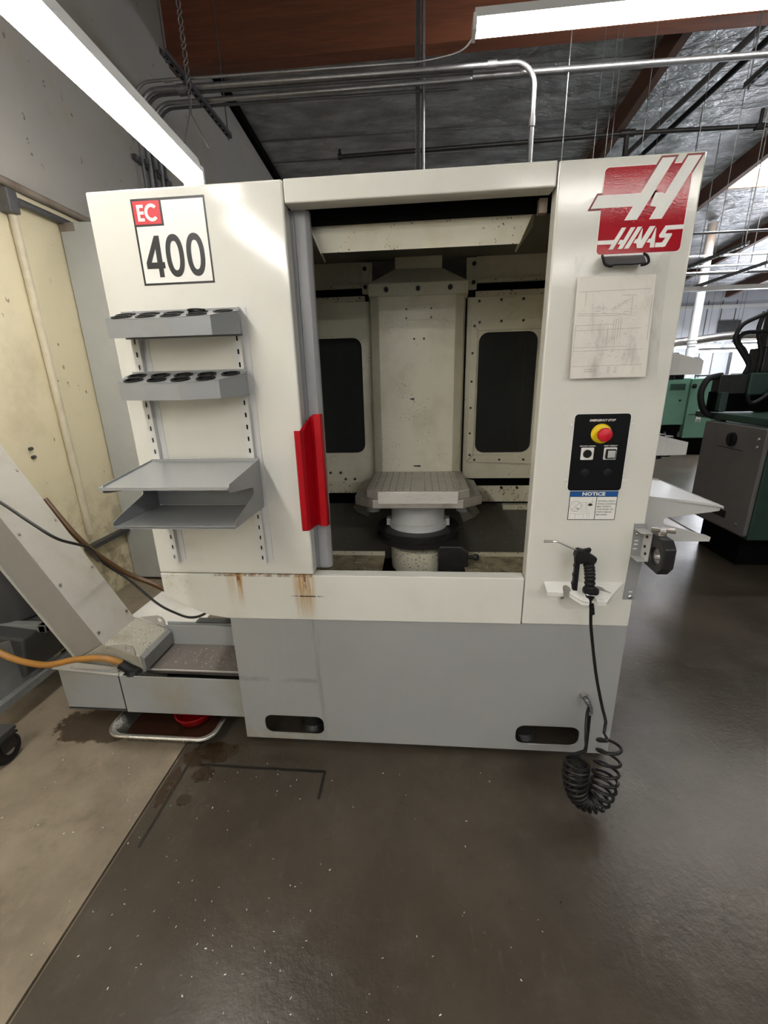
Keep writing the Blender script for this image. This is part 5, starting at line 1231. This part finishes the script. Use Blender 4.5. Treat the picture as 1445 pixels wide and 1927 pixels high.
for z in (2.02, 2.08, 2.14): MB().cyl((5.86, 9, z), (5.86, 9, z + .02), .098, n=20).build('band', 'pipe_white', cl_, smooth=True)
tag(MB().box(3.9, 8.5, 5.97, 6.05, 2.64, 2.70).build('light_housing', 'fixture_white'), 'white horizontal fixture channel crossing in front of the far column', 'light')
for (y, z, x0, x1, r, m, lab) in ((7.25, 3.37, 3.6, 9, .02, 'pipe_white', 'white pipe under the far roof, upper of two white ones'), (7.1, 3.18, 3.6, 5.7, .02, 'pipe_white', 'short white pipe under the far roof, lower of two white ones'), (7.0, 3.06, 3.6, 9, .028, 'galvanised', 'thick grey pipe under the far roof above the white column'), (6.6, 3.55, 3.4, 9, .018, 'galv_dark', 'dark pipe under the far roof, highest of the horizontal ones')):
    t = thing('overhead_pipe', lab, 'pipe', ((x0 + x1) / 2, y, z), 'horizontal pipes under the far roof')
    MB().cyl((x0, y, z), (x1, y, z), r, n=10).build('tube', m, t, smooth=True)
    for x in (x0 + .3, x1 - .2): MB().cyl((x, y, z), (x, y, roof_z(y)), .006, n=6).build('hanger', 'galv_dark', t)
tag(MB().tube([(5.6, 9.4, 2.12), (6.2, 9.4, 2.17), (7.0, 9.4, 2.24), (9.0, 9.4, 2.24)], .09, 12, 4).build('air_duct', 'foil_pan', smooth=True), 'shiny silver duct above the distant strip lights', 'duct')
tag(MB().box(9.35, 10.0, YB - .05, YB - .015, 2.62, 3.0).build('wall_sign', 'cart_dark'), 'dark square panel high on the far wall above the bright opening', 'panel')
tag(MB().tube([(7.9, 13.9, 1.2), (7.9, 13.9, 1.85), (8.0, 13.9, 1.92), (8.9, 13.9, 1.92), (9.0, 13.9, 1.85), (9.0, 13.9, 1.2)], .03, 8, 1).build('wall_loop_pipe', 'galvanised'), 'pale pipe loop standing before the far wall', 'pipe')

# ------------------------------------------------------------------ scattered metal chips
def chips(name, n, fn, s, parent=None, label=None):
    mb = MB()
    for i in range(n):
        x, y, z = fn(); a = R.uniform(0, 2 * PI); l = R.uniform(.4, 1.2) * s; w_ = l * R.uniform(.25, .6); ti = R.uniform(-.5, .5)
        c_, s_ = math.cos(a), math.sin(a)
        q = [(x + c_ * u - s_ * v_, y + s_ * u + c_ * v_, z + .0008 + (abs(ti) + ti * u / l) * l * .5) for u, v_ in ((-l, -w_), (l, -w_ * .4), (l * .8, w_), (-l * .7, w_ * .8))]
        mb.add(q, [(0, 1, 2, 3)])
    o = mb.build(name, 'chips', parent); o['kind'] = 'stuff'
    if label: tag(o, label, 'chips')
    return o
def ff():
    while True:
        x, y = R.choice(((R.gauss(-.9, .5), R.gauss(-.25, .28)), (R.uniform(-1.9, .4), R.uniform(-1.0, -.05)), (R.gauss(-.4, .4), R.gauss(-.75, .2))))
        if y < -.09 and x < .7: return x, y, 0
chips('metal_chips', 200, ff, .0030, None, 'tiny bright metal chips scattered over the concrete floor')
chips('metal_chips', 70, lambda: (R.uniform(-.17, .15), R.uniform(.31, .68), 1.0466), .0025, pa)
chips('metal_chips', 90, lambda: (min(-.775, R.gauss(-.97, .11)), R.uniform(.15, .32), .256), .003, cv)
chips('metal_chips', 60, lambda: ((lambda x: (x, R.uniform(.11, .31), .410 - (x + 1.39) * .40))(R.uniform(-1.38, -1.25))), .0025, cv)
chips('metal_chips', 60, lambda: (R.uniform(.2, .58), R.uniform(.1, .41), .706), .003, mc)
chips('metal_chips', 50, lambda: (R.uniform(-.5, -.18), R.uniform(.1, .41), .706), .003, mc)
chips('metal_chips', 90, lambda: ((lambda y: (R.choice((R.uniform(.2, .58), R.uniform(-.55, -.2))), y, .66 + (y - .5) * .633 + .007))(R.uniform(.5, .79))), .003, mc)
